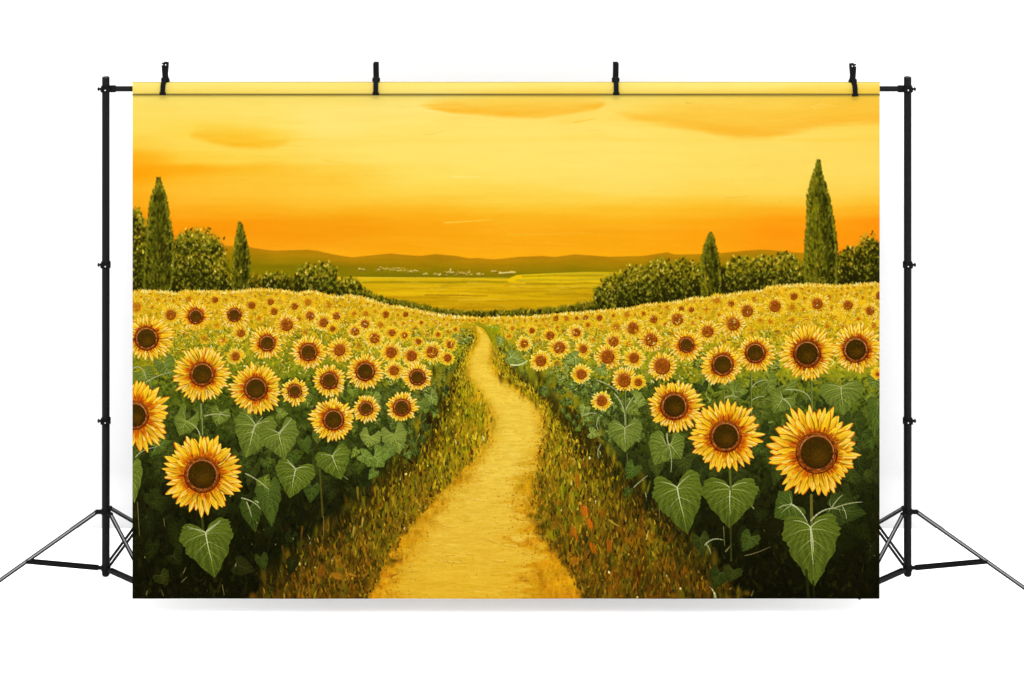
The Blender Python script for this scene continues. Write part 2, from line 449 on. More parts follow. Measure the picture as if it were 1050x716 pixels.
# ---- ground -------------------------------------------------------------------
#      y   light L/R   fringe L/R   verge L/R
PATH = [(333, 488, 488.5, 487, 500, 486, 510), (338, 490, 493, 488, 500, 485, 512), (344, 492.5, 499.5, 489, 503, 484, 512), (350, 492.5, 502, 489, 506, 484, 512), (360, 486, 502, 482, 505, 476, 514),
        (370, 482, 500, 478, 505, 470, 519), (385, 482, 505, 476, 512, 466, 530), (400, 494, 524, 486, 538, 459, 548), (415, 504, 545, 494, 557, 452, 563),
        (430, 508, 551, 500, 562, 450, 575), (450, 507, 551, 496, 562, 440, 592), (470, 496, 546, 482, 557, 430, 605), (485, 484, 536, 466, 556, 412, 620),
        (495, 478, 520, 456, 552, 400, 630), (510, 462, 523, 441, 551, 385, 645), (530, 446, 530, 426, 552, 365, 668), (550, 432, 538, 408, 560, 340, 690),
        (570, 420, 541, 398, 576, 315, 704), (590, 414, 536, 386, 590, 296, 720), (614, 406, 532, 372, 602, 276, 742)]


def paint_ground():
    ft = interp(PX, FT, 1) + vnoise(3, 40, 101) * .9
    m0 = np.clip((PY - ft) * S / 1.5 + .5, 0, 1)
    n1, n2, n3 = fbm(16, 12, 111, 4), fbm(7, 7, 121, 3), fbm(3, 9, 131, 3)
    left = PX < 497
    # colour of the plant rows, by height
    ys = [290, 312, 330, 350, 372, 395, 420, 450, 480, 520, 614]
    cl = [(222, 170, 18), (222, 172, 18), (206, 166, 18), (176, 156, 20), (140, 140, 20), (100, 112, 22), (66, 82, 20), (48, 60, 16), (36, 44, 11), (27, 29, 8), (18, 17, 4)]
    cr = [(222, 168, 20), (222, 172, 18), (208, 168, 18), (184, 162, 20), (156, 150, 22), (106, 118, 26), (70, 88, 22), (54, 66, 17), (38, 45, 12), (27, 28, 8), (14, 13, 3)]
    yq = PY + n1 * 13 + np.where(left, 0, np.clip((PX - 640) / 260, 0, 1) * -12)
    base = np.stack([np.where(left, np.interp(yq, ys, [c[k] for c in cl]), np.interp(yq, ys, [c[k] for c in cr])) for k in range(3)], -1).astype(np.float32) / 255
    base *= (1 + n2 * .22)[..., None]
    lay(m0, base)
    # verge, fringe and path
    yb = PY[:, 0]
    j = (n2 * 5 + n3 * 3 + n1 * 13 * np.clip((PY - 400) / 120, 0, 1)) * np.clip((PY - 335) / 120, .12, 1)
    def col(k):
        return interp(yb, PATH, k)[:, None]
    on = (PY > 333)
    vl = smooth(-26, 18, (PX - col(5)) / np.clip((PY - 330) / 90, .15, 1) + j)
    vr = smooth(-26, 18, (col(6) - PX) / np.clip((PY - 330) / 90, .15, 1) + j)
    tl = [(335, (150, 140, 14)), (400, (168, 144, 12)), (450, (158, 132, 12)), (500, (130, 106, 12)), (550, (112, 82, 10)), (614, (96, 64, 8))]
    vc = np.stack([np.interp(PY + n1 * 16, [t[0] for t in tl], [t[1][k] for t in tl]) for k in range(3)], -1).astype(np.float32) / 255
    vc *= (1 + n1 * .25 + n2 * .28 + n3 * .16)[..., None]
    n4 = fbm(13, 17, 161, 3)
    vc = vc * (1 + np.stack([n4 * .22, -n4 * .10, n4 * 0], -1)) 
    lay(vl * vr * on, vc)
    fl = smooth(-9, 9, (PX - col(3)) / np.clip((PY - 330) / 80, .14, 1.3) + j)
    fr = smooth(-9, 9, (col(4) - PX) / np.clip((PY - 330) / 80, .14, 1.3) + j)
    fc = np.stack([np.interp(PY, [335, 400, 480, 540, 614], v) for v in ([206, 210, 206, 204, 214], [160, 160, 152, 142, 148], [20, 18, 16, 14, 18])], -1).astype(np.float32) / 255
    fc *= (1 + n3 * .12 + n2 * .14)[..., None]
    fc[..., 1] *= 1 + n1 * .08
    lay(fl * fr * on, fc)
    n5 = fbm(20, 5, 181, 4) * 22 * np.clip((PY - 420) / 120, 0, 1)
    pl = smooth(-12, 11, (PX - col(1)) / np.clip((PY - 330) / 90, .12, 1.9) + j * .5 + n5 * .5)
    pr = smooth(-14, 9, (col(2) - PX) / np.clip((PY - 330) / 90, .12, 1.9) + j * .5 + n5)
    pc = np.stack([np.interp(PY, [335, 380, 430, 480, 540, 614], v) for v in ([236, 241, 241, 240, 236, 234], [194, 200, 203, 202, 190, 184], [56, 62, 70, 74, 58, 44])], -1).astype(np.float32) / 255
    pc += (fbm(24, 3, 141, 3) * .05 + fbm(6, 1.6, 151, 2) * .03)[..., None] * np.array([.8, .9, .7], np.float32)
    lay(pl * pr * on, pc)


YEL = [(240, 196, 30), (226, 170, 16), (250, 218, 80), (236, 184, 24), (206, 150, 12), (252, 232, 130), (196, 160, 16)]


def field_dabs(num, ymax=84):
    """the far flower heads, too small to be told apart, as flecks of paint"""
    pf = [p[0] for p in FT]
    qf = [p[1] for p in FT]
    for i in range(num):
        x = rng.uniform(136, 902)
        ft = np.interp(x, pf, qf)
        dep = rng.random() ** 1.25 * ymax
        y = ft + dep
        if y > 335:
            pl, pr = interp(y, PATH, 5), interp(y, PATH, 6)
            if pl - 2 < x < pr + 2:
                continue
            # far slope runs down to the path: keep the plants dark green there
            dd = min(abs(x - pl), abs(x - pr))
            if dd < 22 * min(1, (y - 335) / 25) and rng.random() < .85:
                continue
        s = .35 + dep / 84 * .55
        u = rng.random()
        g = dep / 84
        if u < .07:
            c = rc([(168, 84, 12), (140, 60, 8), (110, 70, 14)], .05)
        elif u < .10:
            c = rc([(255, 246, 190), (254, 238, 160)], .02)
        elif u < .14 + .46 * g:
            c = rc([(140, 136, 18), (116, 122, 18), (166, 152, 24), (96, 104, 20)], .05)
        else:
            c = rc(YEL, .04)
        an = rng.uniform(0, math.pi)
        ln = rng.uniform(.8, 2.6) * (1 + g)
        stroke(x, y, x + math.cos(an) * ln, y + math.sin(an) * ln, rng.uniform(.3, .7) * s * 1.5, c, .85, .15)
    # bright petal tips standing along the skyline of the field
    for x in np.arange(136, 902, 1.5):
        y = np.interp(x, pf, qf)
        if 470 < x < 545 and rng.random() < .6:
            continue
        for k in range(rng.integers(0, 4)):
            xx = x + rng.uniform(-1.5, 1.5)
            y = y + rng.uniform(-.3, .5)
            stroke(xx, y + 1.2, xx + rng.uniform(-1.2, 1.2), y - rng.uniform(-.4, 1.9), rng.uniform(.4, .8), rc([(236, 190, 40), (250, 216, 90), (214, 150, 20), (252, 232, 140)], .04), .9, .2)


def leaf_dabs(n, xr, yr, pal, w=(.4, 1.1), ln=(1.5, 5), ang=(-2.2, -.9), a=.8, keep=None, hi=.0):
    for i in range(n):
        x, y = rng.uniform(*xr), rng.uniform(*yr)
        if keep and not keep(x, y):
            continue
        c = rc(pal, .06)
        wk = 1.0
        if hi and rng.random() < hi:
            c = rc([(216, 206, 130), (180, 172, 96)], .05)
            wk = .4
        an = rng.uniform(*ang)
        l = rng.uniform(*ln)
        stroke(x, y, x + math.cos(an) * l, y + math.sin(an) * l, rng.uniform(*w) * 1.15 * wk, c, a * .8, .3, 2.2)


def plants_under():
    ol = lambda x, y: x < interp(y, PATH, 5) + rng.normal() * 5
    orr = lambda x, y: x > interp(y, PATH, 6) + rng.normal() * 5
    G1 = [(112, 120, 22), (90, 106, 24), (136, 136, 26), (72, 90, 20), (150, 150, 40)]
    G2 = [(70, 92, 22), (52, 72, 18), (92, 112, 34), (40, 54, 14), (34, 44, 10)]
    G3 = [(36, 44, 10), (26, 30, 8), (48, 58, 14), (20, 20, 5), (60, 66, 16)]
    G4 = [(26, 26, 6), (18, 18, 4), (34, 32, 8), (44, 44, 10), (12, 12, 3)]
    for xr, kp in (((136, 480), ol), ((505, 902), orr)):
        leaf_dabs(2300, xr, (338, 398), G1, (.4, 1.0), (1, 3.5), (-3.1, 0), .7, kp, .05)
        leaf_dabs(2400, xr, (388, 448), G2, (.5, 1.6), (1.5, 5), (-3.1, 0), .75, kp, .035)
        leaf_dabs(1700, xr, (440, 505), G3, (.5, 1.8), (2, 7), (-2.6, -.5), .7, kp, .012)
        leaf_dabs(1300, xr, (500, 612), G4, (.6, 2.0), (3, 9), (-2.4, -.7), .7, kp, .006)
    # leafy dark bank on the right-hand side of the path
    def bank(x, y):
        r_ = interp(y, PATH, 6)
        return r_ - 2 < x < r_ + 46
    leaf_dabs(900, (505, 640), (352, 450), [(72, 86, 30), (52, 64, 20), (94, 108, 44), (36, 42, 12), (112, 124, 60)], (.4, 1.1), (1.5, 5.5), (-2.0, -1.1), .8, bank, .04)

    def bankl(x, y):
        l = interp(y, PATH, 5)
        return l - 30 * min(1, (y - 335) / 30) < x < l + 2
    leaf_dabs(900, (400, 492), (340, 440), [(84, 96, 28), (60, 72, 20), (120, 126, 40), (44, 50, 12), (140, 140, 60)], (.4, 1.0), (1, 3.5), (-3.1, 0), .8, bankl, .05)
    for (x, y, rx, ry) in [(462, 385, 9, 9), (456, 400, 8, 7), (444, 402, 9, 9), (430, 408, 8, 6), (474, 345, 9, 8), (436, 415, 7, 5), (585, 376, 14, 8), (570, 388, 10, 8), (590, 398, 10, 10), (575, 398, 10, 8), (606, 396, 8, 7),
                           (745, 376, 13, 10), (728, 386, 9, 8), (720, 372, 10, 8), (652, 404, 10, 8), (790, 376, 9, 9)]:
        for i in range(int(rx * ry * 1.1)):
            a, q = rng.uniform(0, 6.28), math.sqrt(rng.random())
            xx, yy = x + math.cos(a) * rx * q, y + math.sin(a) * ry * q
            an = rng.uniform(0, 6.28)
            stroke(xx, yy, xx + math.cos(an) * 2.6, yy + math.sin(an) * 1.6, rng.uniform(.4, 1.1),
                   rc([(104, 124, 44), (84, 104, 34), (128, 146, 66), (64, 82, 24), (46, 58, 16), (150, 166, 96)], .05), .8, .2)


def verge_grass():
    def vin(x, y):
        l, r_ = interp(y, PATH, 5), interp(y, PATH, 6)
        a, b = interp(y, PATH, 1), interp(y, PATH, 2)
        return (l - 22 < x < a - 1) or (b + 1 < x < r_ + 30)

    # broad soft patches first
    for i in range(1300):
        y = 380 + 234 * rng.random() ** .8
        l, r_, a, b = (float(interp(y, PATH, k)) for k in (5, 6, 3, 4))
        x = rng.uniform(l - 25, a) if rng.random() < .45 else rng.uniform(b, r_ + 30)
        t = np.clip((y - 420) / 170, 0, 1)
        c = rc([(150, 136, 14), (120, 112, 12), (176, 140, 18)] if rng.random() > t else [(116, 78, 12), (92, 84, 14), (150, 88, 14), (60, 46, 8), (130, 110, 16), (40, 36, 8)], .07)
        e = min(abs(x - l) if x < a else abs(r_ - x), 40) / 40
        if rng.random() > e + .25:
            c = rc([(40, 34, 8), (28, 24, 6), (58, 46, 10)], .06)
        blob(x, y, rng.uniform(1.2, 4.5), rng.uniform(3, 12), c, rng.uniform(.35, .7), rng.uniform(-.25, .25), .8)
    for i in range(7600):
        y = 340 + 274 * rng.random() ** .8
        l, r_, a, b = (float(interp(y, PATH, k)) for k in (5, 6, 3, 4))
        if rng.random() < .46:
            x = rng.uniform(l - 16 * (y > 420), a + 6 * (y > 400))
            e = (x - l) / max(a - l, 1)
        else:
            x = rng.uniform(b - 6 * (y > 400), r_ + 20 * (y > 420))
            e = (r_ - x) / max(r_ - b, 1)
        t = np.clip((y - 400) / 190, 0, 1)
        # e: 0 at the plants, 1 at the path
        up = [(186, 158, 14), (206, 170, 20), (150, 138, 16), (120, 116, 14), (222, 190, 50), (132, 92, 14)]
        mid = [(150, 124, 16), (176, 140, 20), (104, 92, 14), (74, 72, 12), (200, 160, 40), (110, 118, 18), (150, 92, 12)]
        low = [(120, 84, 14), (84, 58, 10), (146, 100, 16), (60, 50, 10), (170, 124, 24), (94, 92, 16), (44, 34, 8)]
        dark = [(44, 38, 8), (28, 24, 6), (64, 52, 10), (84, 62, 12)]
        u = rng.random()
        if u > .25 + e * 1.3:
            c = rc(dark, .06)
        else:
            c = rc(up if rng.random() > t * 1.6 else (mid if rng.random() > t * .9 else low), .06)
        v = rng.random()
        if v < .006:
            c = rc([(250, 226, 120), (240, 214, 110), (252, 240, 170)], .03)
        elif v < .07:
            c = rc([(60, 40, 8), (40, 28, 6)], .04)
        s = .35 + .65 * np.clip((y - 345) / 110, 0, 1)
        ln = rng.uniform(1.2, 7) * s * (1.9 if rng.random() < .2 else 1) * (.8 if v < .07 else 1)
        le = rng.uniform(-.4, .4) * ln
        g2 = rng.random()
        curve([(x, y), (x + le * .2 + rng.uniform(-.6, .6), y - ln * .55), (x + le * 1.4, y - ln)], rng.uniform(.3, 1.05) * (s + .15) * 1.15, .15, c, .38 + .4 * g2, 3)
    # larger palette-knife dabs, some rusty orange
    for (x, y, dx, dy, w, c) in [(590, 548, 3, 8, 1.6, (176, 90, 14)),
                                 (575, 500, 2, 14, 3.4, (150, 142, 16)), (586, 505, 2, 14, 2.6, (160, 144, 20)), (572, 520, 3, 8, 2.4, (124, 122, 14)), (626, 534, 9, 6, 1.5, (200, 170, 54)), (577, 482, 6, 5, 1.2, (190, 160, 40)),
                                 (588, 470, 3, 5, 1.2, (206, 166, 60)), (624, 555, 2, 10, 2.0, (150, 84, 14)), (564, 545, 4, 10, 2.6, (150, 136, 14)), (640, 575, 4, 12, 1.6, (86, 52, 10)), (655, 586, 0, 10, 2.0, (74, 30, 6)),
                                 (366, 500, 1, 12, 2.0, (150, 116, 20)), (372, 510, 2, 12, 2.2, (120, 116, 20)), (384, 500, 1, 10, 2.0, (160, 124, 22)), (396, 516, 1, 11, 2.2, (140, 124, 20)), (404, 510, -1, 9, 1.8, (168, 140, 30)),
                                 (372, 532, -1, 9, 1.7, (190, 160, 60)), (363, 540, -1, 11, 1.8, (176, 150, 50)), (350, 548, 0, 10, 2.0, (120, 78, 12)), (338, 560, 1, 10, 2.2, (104, 64, 12)), (300, 586, 1, 10, 2.0, (100, 60, 12)),
                                 (392, 586, 9, 4, 2.4, (206, 130, 16)), (400, 592, 8, -3, 2.4, (200, 124, 16)), (358, 588, 8, 3, 2.0, (190, 130, 30)), (345, 592, 6, 2, 1.8, (170, 110, 24)), (330, 580, -2, 10, 2.0, (128, 78, 14)),
                                 (372, 592, 6, -4, 1.8, (156, 104, 20)), (660, 560, 2, 14, 1.8, (110, 66, 12)), (672, 575, 2, 13, 1.8, (128, 82, 14)), (690, 580, 0, 14, 2.0, (100, 62, 10)), (700, 590, 2, 12, 2.0, (84, 60, 10)),
                                 (290, 560, 2, 10, 1.8, (92, 58, 12)), (310, 540, -1, 12, 1.5, (100, 66, 14)), (318, 560, 2, 12, 1.8, (110, 66, 12)), (612, 590, 3, 12, 2.0, (130, 96, 14)), (625, 600, 2, 10, 2.2, (150, 92, 14))]:
        for k in range(6):
            o = rng.uniform(-1.2, 1.2, 2)
            q = rng.uniform(-.5, .5, 2) * w
            curve([(x + o[0] + q[0], y + o[1]), (x + dx * .35 + q[1], y + dy * .55), (x + dx + o[0], y + dy + o[1])], w * rng.uniform(.2, .6), w * .12, np.clip(C3(c) * rng.uniform(.8, 1.12), 0, 1), .42, 5)
    for (x, y, rx, ry, an, c) in [(592, 493, 2.0, 8, -.15, (196, 108, 16)), (599, 524, 3.4, 7, -.35, (204, 100, 14)), (605, 537, 2.6, 7, -.45, (200, 96, 12)), (608, 562, 2.6, 8, -.5, (184, 96, 12)), (625, 560, 2.4, 8, .05, (160, 88, 14)),
                                  (588, 545, 2.4, 6, -.3, (170, 96, 14)), (590, 575, 3, 5, 0, (180, 110, 16)), (345, 590, 7, 3, .2, (176, 116, 22)), (396, 590, 7, 3, -.2, (200, 126, 16)), (330, 585, 3, 7, .2, (130, 76, 14))]:
        blob(x, y, rx, ry, C3(c), .75, an, .5)
        for k in range(7):
            q = rng.uniform(-1, 1)
            stroke(x + q * rx, y - ry * .6, x + q * rx + an * -5, y + ry * .7, .35, np.clip(C3(c) * rng.choice([.6, .8, 1.2, 1.35]), 0, 1), .55, .15)
    # speckled fringe of the path
    for i in range(2300):
        y = 340 + 274 * rng.random() ** .8
        sd = rng.random() < .42
        e = float(interp(y, PATH, 1 if sd else 2))
        f = float(interp(y, PATH, 3 if sd else 4))
        x = e + (f - e) * rng.normal(.55, .45)
        s = .3 + .7 * np.clip((y - 345) / 110, 0, 1)
        c = rc([(200, 132, 12), (186, 114, 10), (218, 156, 18), (170, 104, 10), (232, 180, 40), (150, 92, 10)], .05)
        stroke(x, y, x + rng.uniform(-1, 1) * s, y + rng.uniform(-1.3, 1.3) * s, rng.uniform(.25, .8) * (s + .2), c, .5, .2, 1.8)
    curve([(488, 331.5), (501, 333), (507, 352)], 1.6, 2.8, C3((150, 142, 14)), .7)
    curve([(490, 334), (500, 336), (504, 350)], .5, 1.0, C3((120, 122, 12)), .5)
    # brush marks across the path
    for i in range(1500):
        y = 345 + 268 * rng.random() ** .8
        a, b = float(interp(y, PATH, 1)), float(interp(y, PATH, 2))
        x = rng.uniform(a, b)
        s = .25 + .75 * np.clip((y - 345) / 120, 0, 1)
        c = rc([(240, 200, 66), (224, 176, 40), (232, 186, 44), (214, 160, 28), (244, 210, 90)], .02)
        stroke(x, y, x + rng.uniform(2, 12) * s, y + rng.uniform(-.7, .7), rng.uniform(.25, .8) * s, c, .38, .15, 1.5)
    for (x, y, L, dy) in [(497, 484, 9, 1), (452, 539, 18, 2), (500, 553, 16, 5), (515, 559, 20, 2), (458, 570, 8, -1), (478, 568, 8, 1), (416, 587, 14, -1), (508, 536, 4, 0), (455, 576, 22, 2), (493, 484, 4, -2),
                          (486, 513, 12, 1), (520, 520, 6, 1), (470, 498, 8, 0), (530, 553, 10, 3), (505, 575, 14, 1)]:
        curve([(x, y), (x + L / 2, y + dy + 1), (x + L, y + dy)], .32, .2, C3((176, 124, 20)), .4)
        stroke(x + 2, y - 1, x + L * .8, y + dy - 1, .4, C3((250, 218, 100)), .5)
    blob(530, 553, 7, 3, C3((246, 206, 80)), .8, .3)
    for i in range(90):
        x, y = rng.normal(*[(535, 14), (540, 10), (505, 25), (460, 16)][i % 4]), rng.normal(*[(562, 10), (545, 8), (530, 14), (575, 5)][i % 4])
        stroke(x, y, x + .6, y + .3, rng.uniform(.2, .5), rc([(176, 112, 14), (150, 90, 12)], .04), .5)


# ---- leaves --------------------------------------------------------------------
def heart(jx, jy, tx, ty, w, lobe=.28, col=(96, 112, 38), dark=(46, 58, 14), vein=(206, 206, 150), va=.9, skew=0.0, jag=1.0):
    """heart-shaped leaf: stalk joins at (jx, jy), tip at (tx, ty), w = full width"""
    L = math.hypot(tx - jx, ty - jy)
    ux, uy = (tx - jx) / L, (ty - jy) / L
    vx, vy = -uy, ux
    prof = [(0, 0), (-.16, .10), (-lobe, .26), (-lobe * 1.02, .36), (-lobe * .6, .46), (-.02, .50), (.16, .49), (.33, .43), (.5, .34), (.66, .235), (.8, .15), (.92, .06), (1.0, 0)]
    t = np.array([p[0] for p in prof])
    s = np.array([p[1] for p in prof])
    q = np.linspace(0, len(prof) - 1, 46)
    t, s = np.interp(q, range(len(prof)), t), np.interp(q, range(len(prof)), s)
    pts = []
    for sg in (1, -1):
        seq = list(zip(t, s)) if sg == 1 else list(zip(t, s))[::-1]
        for k, (a, b) in enumerate(seq):
            jj = 1 + ((k % 2) - .5) * .05 * jag + rng.normal() * .022 + .05 * math.sin(k * .8 + jx + sg)
            bb_ = b * w * jj * (1 + sg * skew)
            pts.append((jx + ux * a * L + vx * sg * bb_, jy + uy * a * L + vy * sg * bb_))
    # soft dark edge behind, then the blade
    r = polyfill(pts, None)
    if r is None:
        return
    box, al = r
    bx = PX[0, box[0]:box[2]][None, :] - jx
    by = PY[box[1]:box[3], 0][:, None] - jy
    A = (bx * ux + by * uy) / L
    B = (bx * vx + by * vy) / w
    ang = np.arctan2(np.abs(B) * w, A * L + .12 * L)
    rad = np.sqrt((A * L) ** 2 + (B * w) ** 2)
    stripe = np.sin(ang * 26 + rad * .25 + np.sin(A * 9 + jx) * .8) * .5 + .5
    fine = np.random.default_rng(int(jx * 7 + jy)).normal(0, 1, al.shape).astype(np.float32)
    f = np.clip(.62 + stripe * .26 - np.clip(A, 0, 1) * .30 - np.abs(B) * .18 + fine * .06 + (B < 0) * .05, 0, 1.15)[..., None]
    mix(box, al, np.clip(C3(dark) * (1 - f) + C3(col) * f * 1.12, 0, 1))
    # veins
    vc = C3(vein)
    def P(a, b):
        return (jx + ux * a * L + vx * b * w, jy + uy * a * L + vy * b * w)
    k = max(.3, min(.8, L / 52))
    va = va * .82
    curve([P(0, 0), P(.3, .02), P(.62, -.01)], .95 * k, .2, vc, va)
    lt = np.clip(C3(col) * 1.45, 0, 1)
    curve([P(.6, 0), P(.8, 0), P(.96, 0)], .4 * k, .2, lt, .6)
    for sg in (1, -1):
        curve([P(0, 0), P(-.12, sg * .1), P(-lobe * .6, sg * .3)], .8 * k, .2, vc, va * .8)
        curve([P(.03, 0), P(.02, sg * .2), P(.12, sg * .38)], .6 * k, .15, vc, va * .6)
        curve([P(.2, 0), P(.26, sg * .12), P(.42, sg * .26)], .5 * k, .15, vc, va * .55)
        curve([P(.4, 0), P(.48, sg * .09), P(.62, sg * .18)], .4 * k, .12, lt, .7)
        for g in np.linspace(-.15, .75, 11):
            b1 = float(np.interp(g + .12, t[14:], s[14:]))
            curve([P(max(g, 0) * .8, sg * .05), P(g + .02, sg * b1 * .55), P(g + .12, sg * b1 * .92)], .28, .12, lt if rng.random() < .6 else C3(dark), .45, 4)
    for i in range(int(L * 2)):
        a = rng.uniform(-.2, .9)
        b1 = float(np.interp(a, t[14:], s[14:]))
        b = rng.uniform(-b1, b1) * .95
        p = P(a, b)
        stroke(*p, p[0] + rng.uniform(-1.5, 1.5), p[1] + rng.uniform(-.6, 1.8), rng.uniform(.2, .5), rc([col, dark, (int(col[0] * 1.25), int(col[1] * 1.2), int(col[2] * 1.3))], .05), .45, .15)


def sprig(x0, y0, cx, cy, x1, y1, w=.8, c=(158, 164, 104), a=.62):
    curve([(x0, y0), (cx, cy), (x1, y1)], w * .95, w * .4, C3(c) * .9, a)
    curve([(x0, y0 - .3), (cx, cy - .3), (x1, y1 - .3)], w * .35, w * .2, C3((206, 208, 156)), a * (.5 if y0 > 545 else 1))


# ---- sunflowers -----------------------------------------------------------------
def petal(x, y, ang, r0, r1, w, cb, cm, ct, bend=0.0):
    """one petal between radii r0 and r1; colour runs from base to tip"""
    dx, dy = math.cos(ang), math.sin(ang)
    m = w + 1.5 + abs(bend)
    ax, ay, bx_, by_ = x + dx * r0, y + dy * r0, x + dx * r1, y + dy * r1
    box = bb(min(ax, bx_) - m, min(ay, by_) - m, max(ax, bx_) + m, max(ay, by_) + m)
    if box is None:
        return
    u = PX[0, box[0]:box[2]][None] - x
    v = PY[box[1]:box[3], 0][:, None] - y
    t = (u * dx + v * dy - r0) / (r1 - r0)
    q = -u * dy + v * dx - bend * np.clip(t, 0, 1) ** 2
    tt = np.clip(t, 0, 1)
    pw = w * np.clip(.5 + tt * 1.3, 0, 1) * np.clip(1 - np.clip((tt - .42) / .58, 0, 1) ** 1.7, 0, 1) ** .8
    al = np.clip((pw - np.abs(q)) * S * .8 + .45, 0, 1) * (t > -.02) * (t < 1.0)
    k1, k2 = smooth(0, .42, tt)[..., None], smooth(.45, 1.0, tt)[..., None]
    col = cb * (1 - k1) + cm * k1
    col = col * (1 - k2) + ct * k2
    e = q / max(w, .3)
    sh = (.10 * e + .05 * np.sin(e * 9 + x))[..., None]
    col = np.clip(col * (1 - sh - .18 * (np.abs(e[..., None]) > .72)), 0, 1)
    mix(box, al, col)


def flower(x, y, R, r, dark=True, sq=1.0, warm=0.0, fade=0.0, n=None, seed=0, ring=None, dens=1.0):
    """R petal radius, r disc radius"""
    big = R > 24
    n = n or int(np.clip(R * 1.0 + 8, 12, 40) * dens)
    gb = C3((186, 84, 8)) if R > 13 else C3((206, 120, 12))
    gm = C3((244, 178, 20)) if R > 32 else C3((240, 180, 22))
    gt = C3((251, 206, 58)) if R > 32 else C3((248, 212, 66))
    gh = C3((255, 240, 170))
    gd = C3((160, 84, 8)) if R > 13 else C3((170, 116, 14))
    if fade:
        bgc = C3((214, 170, 20))
        gb, gm, gt, gd = (c * (1 - fade) + bgc * fade for c in (gb, gm, gt, gd))
    ph = rng.uniform(0, 6)
    ky, kd = rng.uniform(.86, 1.0) if R < 34 else 1.0, rng.uniform(-.5, .5)
    lop = rng.uniform(0, .09), rng.uniform(0, 6.28)
    for layer, (k0, k1, wd) in enumerate([(.97, 1.05, 1.0), (.82, .98, .95), (.55, .72, .6)]):
        if layer == 2 and R < 18:
            continue
        order = rng.permutation(n)
        for i in order:
            a = ph + (i + layer * .5 + rng.uniform(-.22, .22)) * 2 * math.pi / n
            rr = R * rng.uniform(k0 - .13, k1 + .02) * (1 - (1 - ky) * abs(math.sin(a + kd))) * (1 + lop[0] * math.cos(a - lop[1]))
            wv = wd * rng.uniform(.75, 1.25) * math.pi * R / n * (.92 if R > 22 else .78)
            j = rng.uniform(.88, 1.08)
            up = -math.sin(a)
            mm = gm * j * (1 + .03 * up)
            tt = gt * (1 + .05 * up) if up > 0 else gt * .93 + gm * .05
            if layer == 2:
                mm, tt = gb * 1.1, gm
            if R > 13:
                petal(x, y, a, r * .8, rr * 1.01, wv * 1.16, gd * .8, gd * 1.2, gd * 1.5, 0)
            petal(x, y, a, r * .8, rr, wv, gb * j, np.clip(mm, 0, 1), np.clip(tt, 0, 1), rng.uniform(-.1, .1) * R * .3)
            if R > 9 and layer < 2 and rng.random() < .75:
                sa = a + rng.choice([-1, 1]) * .7 * wv / rr
                q0, q1 = rr * rng.uniform(.5, .68), rr * rng.uniform(.88, .98)
                stroke(x + math.cos(sa) * q0, y + math.sin(sa) * q0, x + math.cos(a) * q1, y + math.sin(a) * q1, .14, gh if rng.random() < .65 else gt * 1.02, .75 * (1 - fade), .42 if R > 14 else .32)
                sa = a - rng.choice([-1, 1]) * .2 * wv / rr
                stroke(x + math.cos(sa) * r * 1.05, y + math.sin(sa) * r * 1.05, x + math.cos(sa) * rr * .62, y + math.sin(sa) * rr * .62, .3, gd, .7, .12)
            if R > 20 and rng.random() < .5:
                sa = a + rng.uniform(-.4, .4) * wv / rr
                stroke(x + math.cos(sa) * rr * .42, y + math.sin(sa) * rr * .42, x + math.cos(sa) * rr * .85, y + math.sin(sa) * rr * .85, .35, gt if rng.random() < .5 else gb * 1.1, .5, .15)
    # disc
    if R >= 15 and dark and r > 6.5 and seed == 0:
        ro = ring or r
        rd = r * .80
        for i in range(int(ro * 16)):
            a = rng.uniform(0, 6.283)
            q = ro * rng.uniform(.86, 1.22)
            stroke(x + math.cos(a) * q * .92, y + math.sin(a) * q * .92 * sq, x + math.cos(a) * q * rng.uniform(1.0, 1.18), y + math.sin(a) * q * sq * 1.08,
                   rng.uniform(.3, .7), rc([(176, 74, 10), (150, 56, 8), (206, 112, 16), (120, 44, 8), (224, 140, 24)], .06), .85, .2)
        blob(x, y, ro, ro * sq, C3((150, 66, 12)), 1, 0, .10)
        for i in range(int(ro * 10)):
            a = rng.uniform(0, 6.283)
            q = rng.uniform(rd, ro)
            stroke(x + math.cos(a) * q, y + math.sin(a) * q * sq, x + math.cos(a + .12) * q, y + math.sin(a + .12) * q * sq, rng.uniform(.3, .7),
                   rc([(130, 60, 14), (96, 38, 8), (172, 92, 26), (110, 66, 14), (84, 30, 6)], .06), .8)
        # dark lower edge, pale thin upper rim
        for a in np.linspace(0, 6.283, int(ro * 7)):
            q = (ro + .2) * (1 + rng.normal() * .012)
            lower = math.sin(a) > -.1
            stroke(x + math.cos(a) * q, y + math.sin(a) * q * sq, x + math.cos(a + .08) * q, y + math.sin(a + .08) * q * sq, .5, C3((84, 26, 6)) if lower else C3((140, 64, 12)), .6)
            q = rd + .5
            stroke(x + math.cos(a) * q, y + math.sin(a) * q * sq, x + math.cos(a + .1) * q, y + math.sin(a + .1) * q * sq, .42,
                   rc([(196, 124, 66), (168, 92, 36), (206, 142, 86)] if (math.sin(a) < -.15 or rng.random() < .45) else [(120, 56, 16), (100, 44, 10)], .05), .6)
        blob(x, y, rd, rd * sq, C3((62, 38, 5)) if r > 12.5 else (C3((78, 48, 7)) if r > 9 else C3((100, 58, 9))), 1, 0, .10)
        blob(x, y - rd * .12, rd * .74, rd * .6 * sq, C3((50, 42, 5)), .5, 0, .6)
        blob(x + rd * .15, y + rd * .22, rd * .55, rd * .45 * sq, C3((104, 66, 6)), .6, 0, .8)
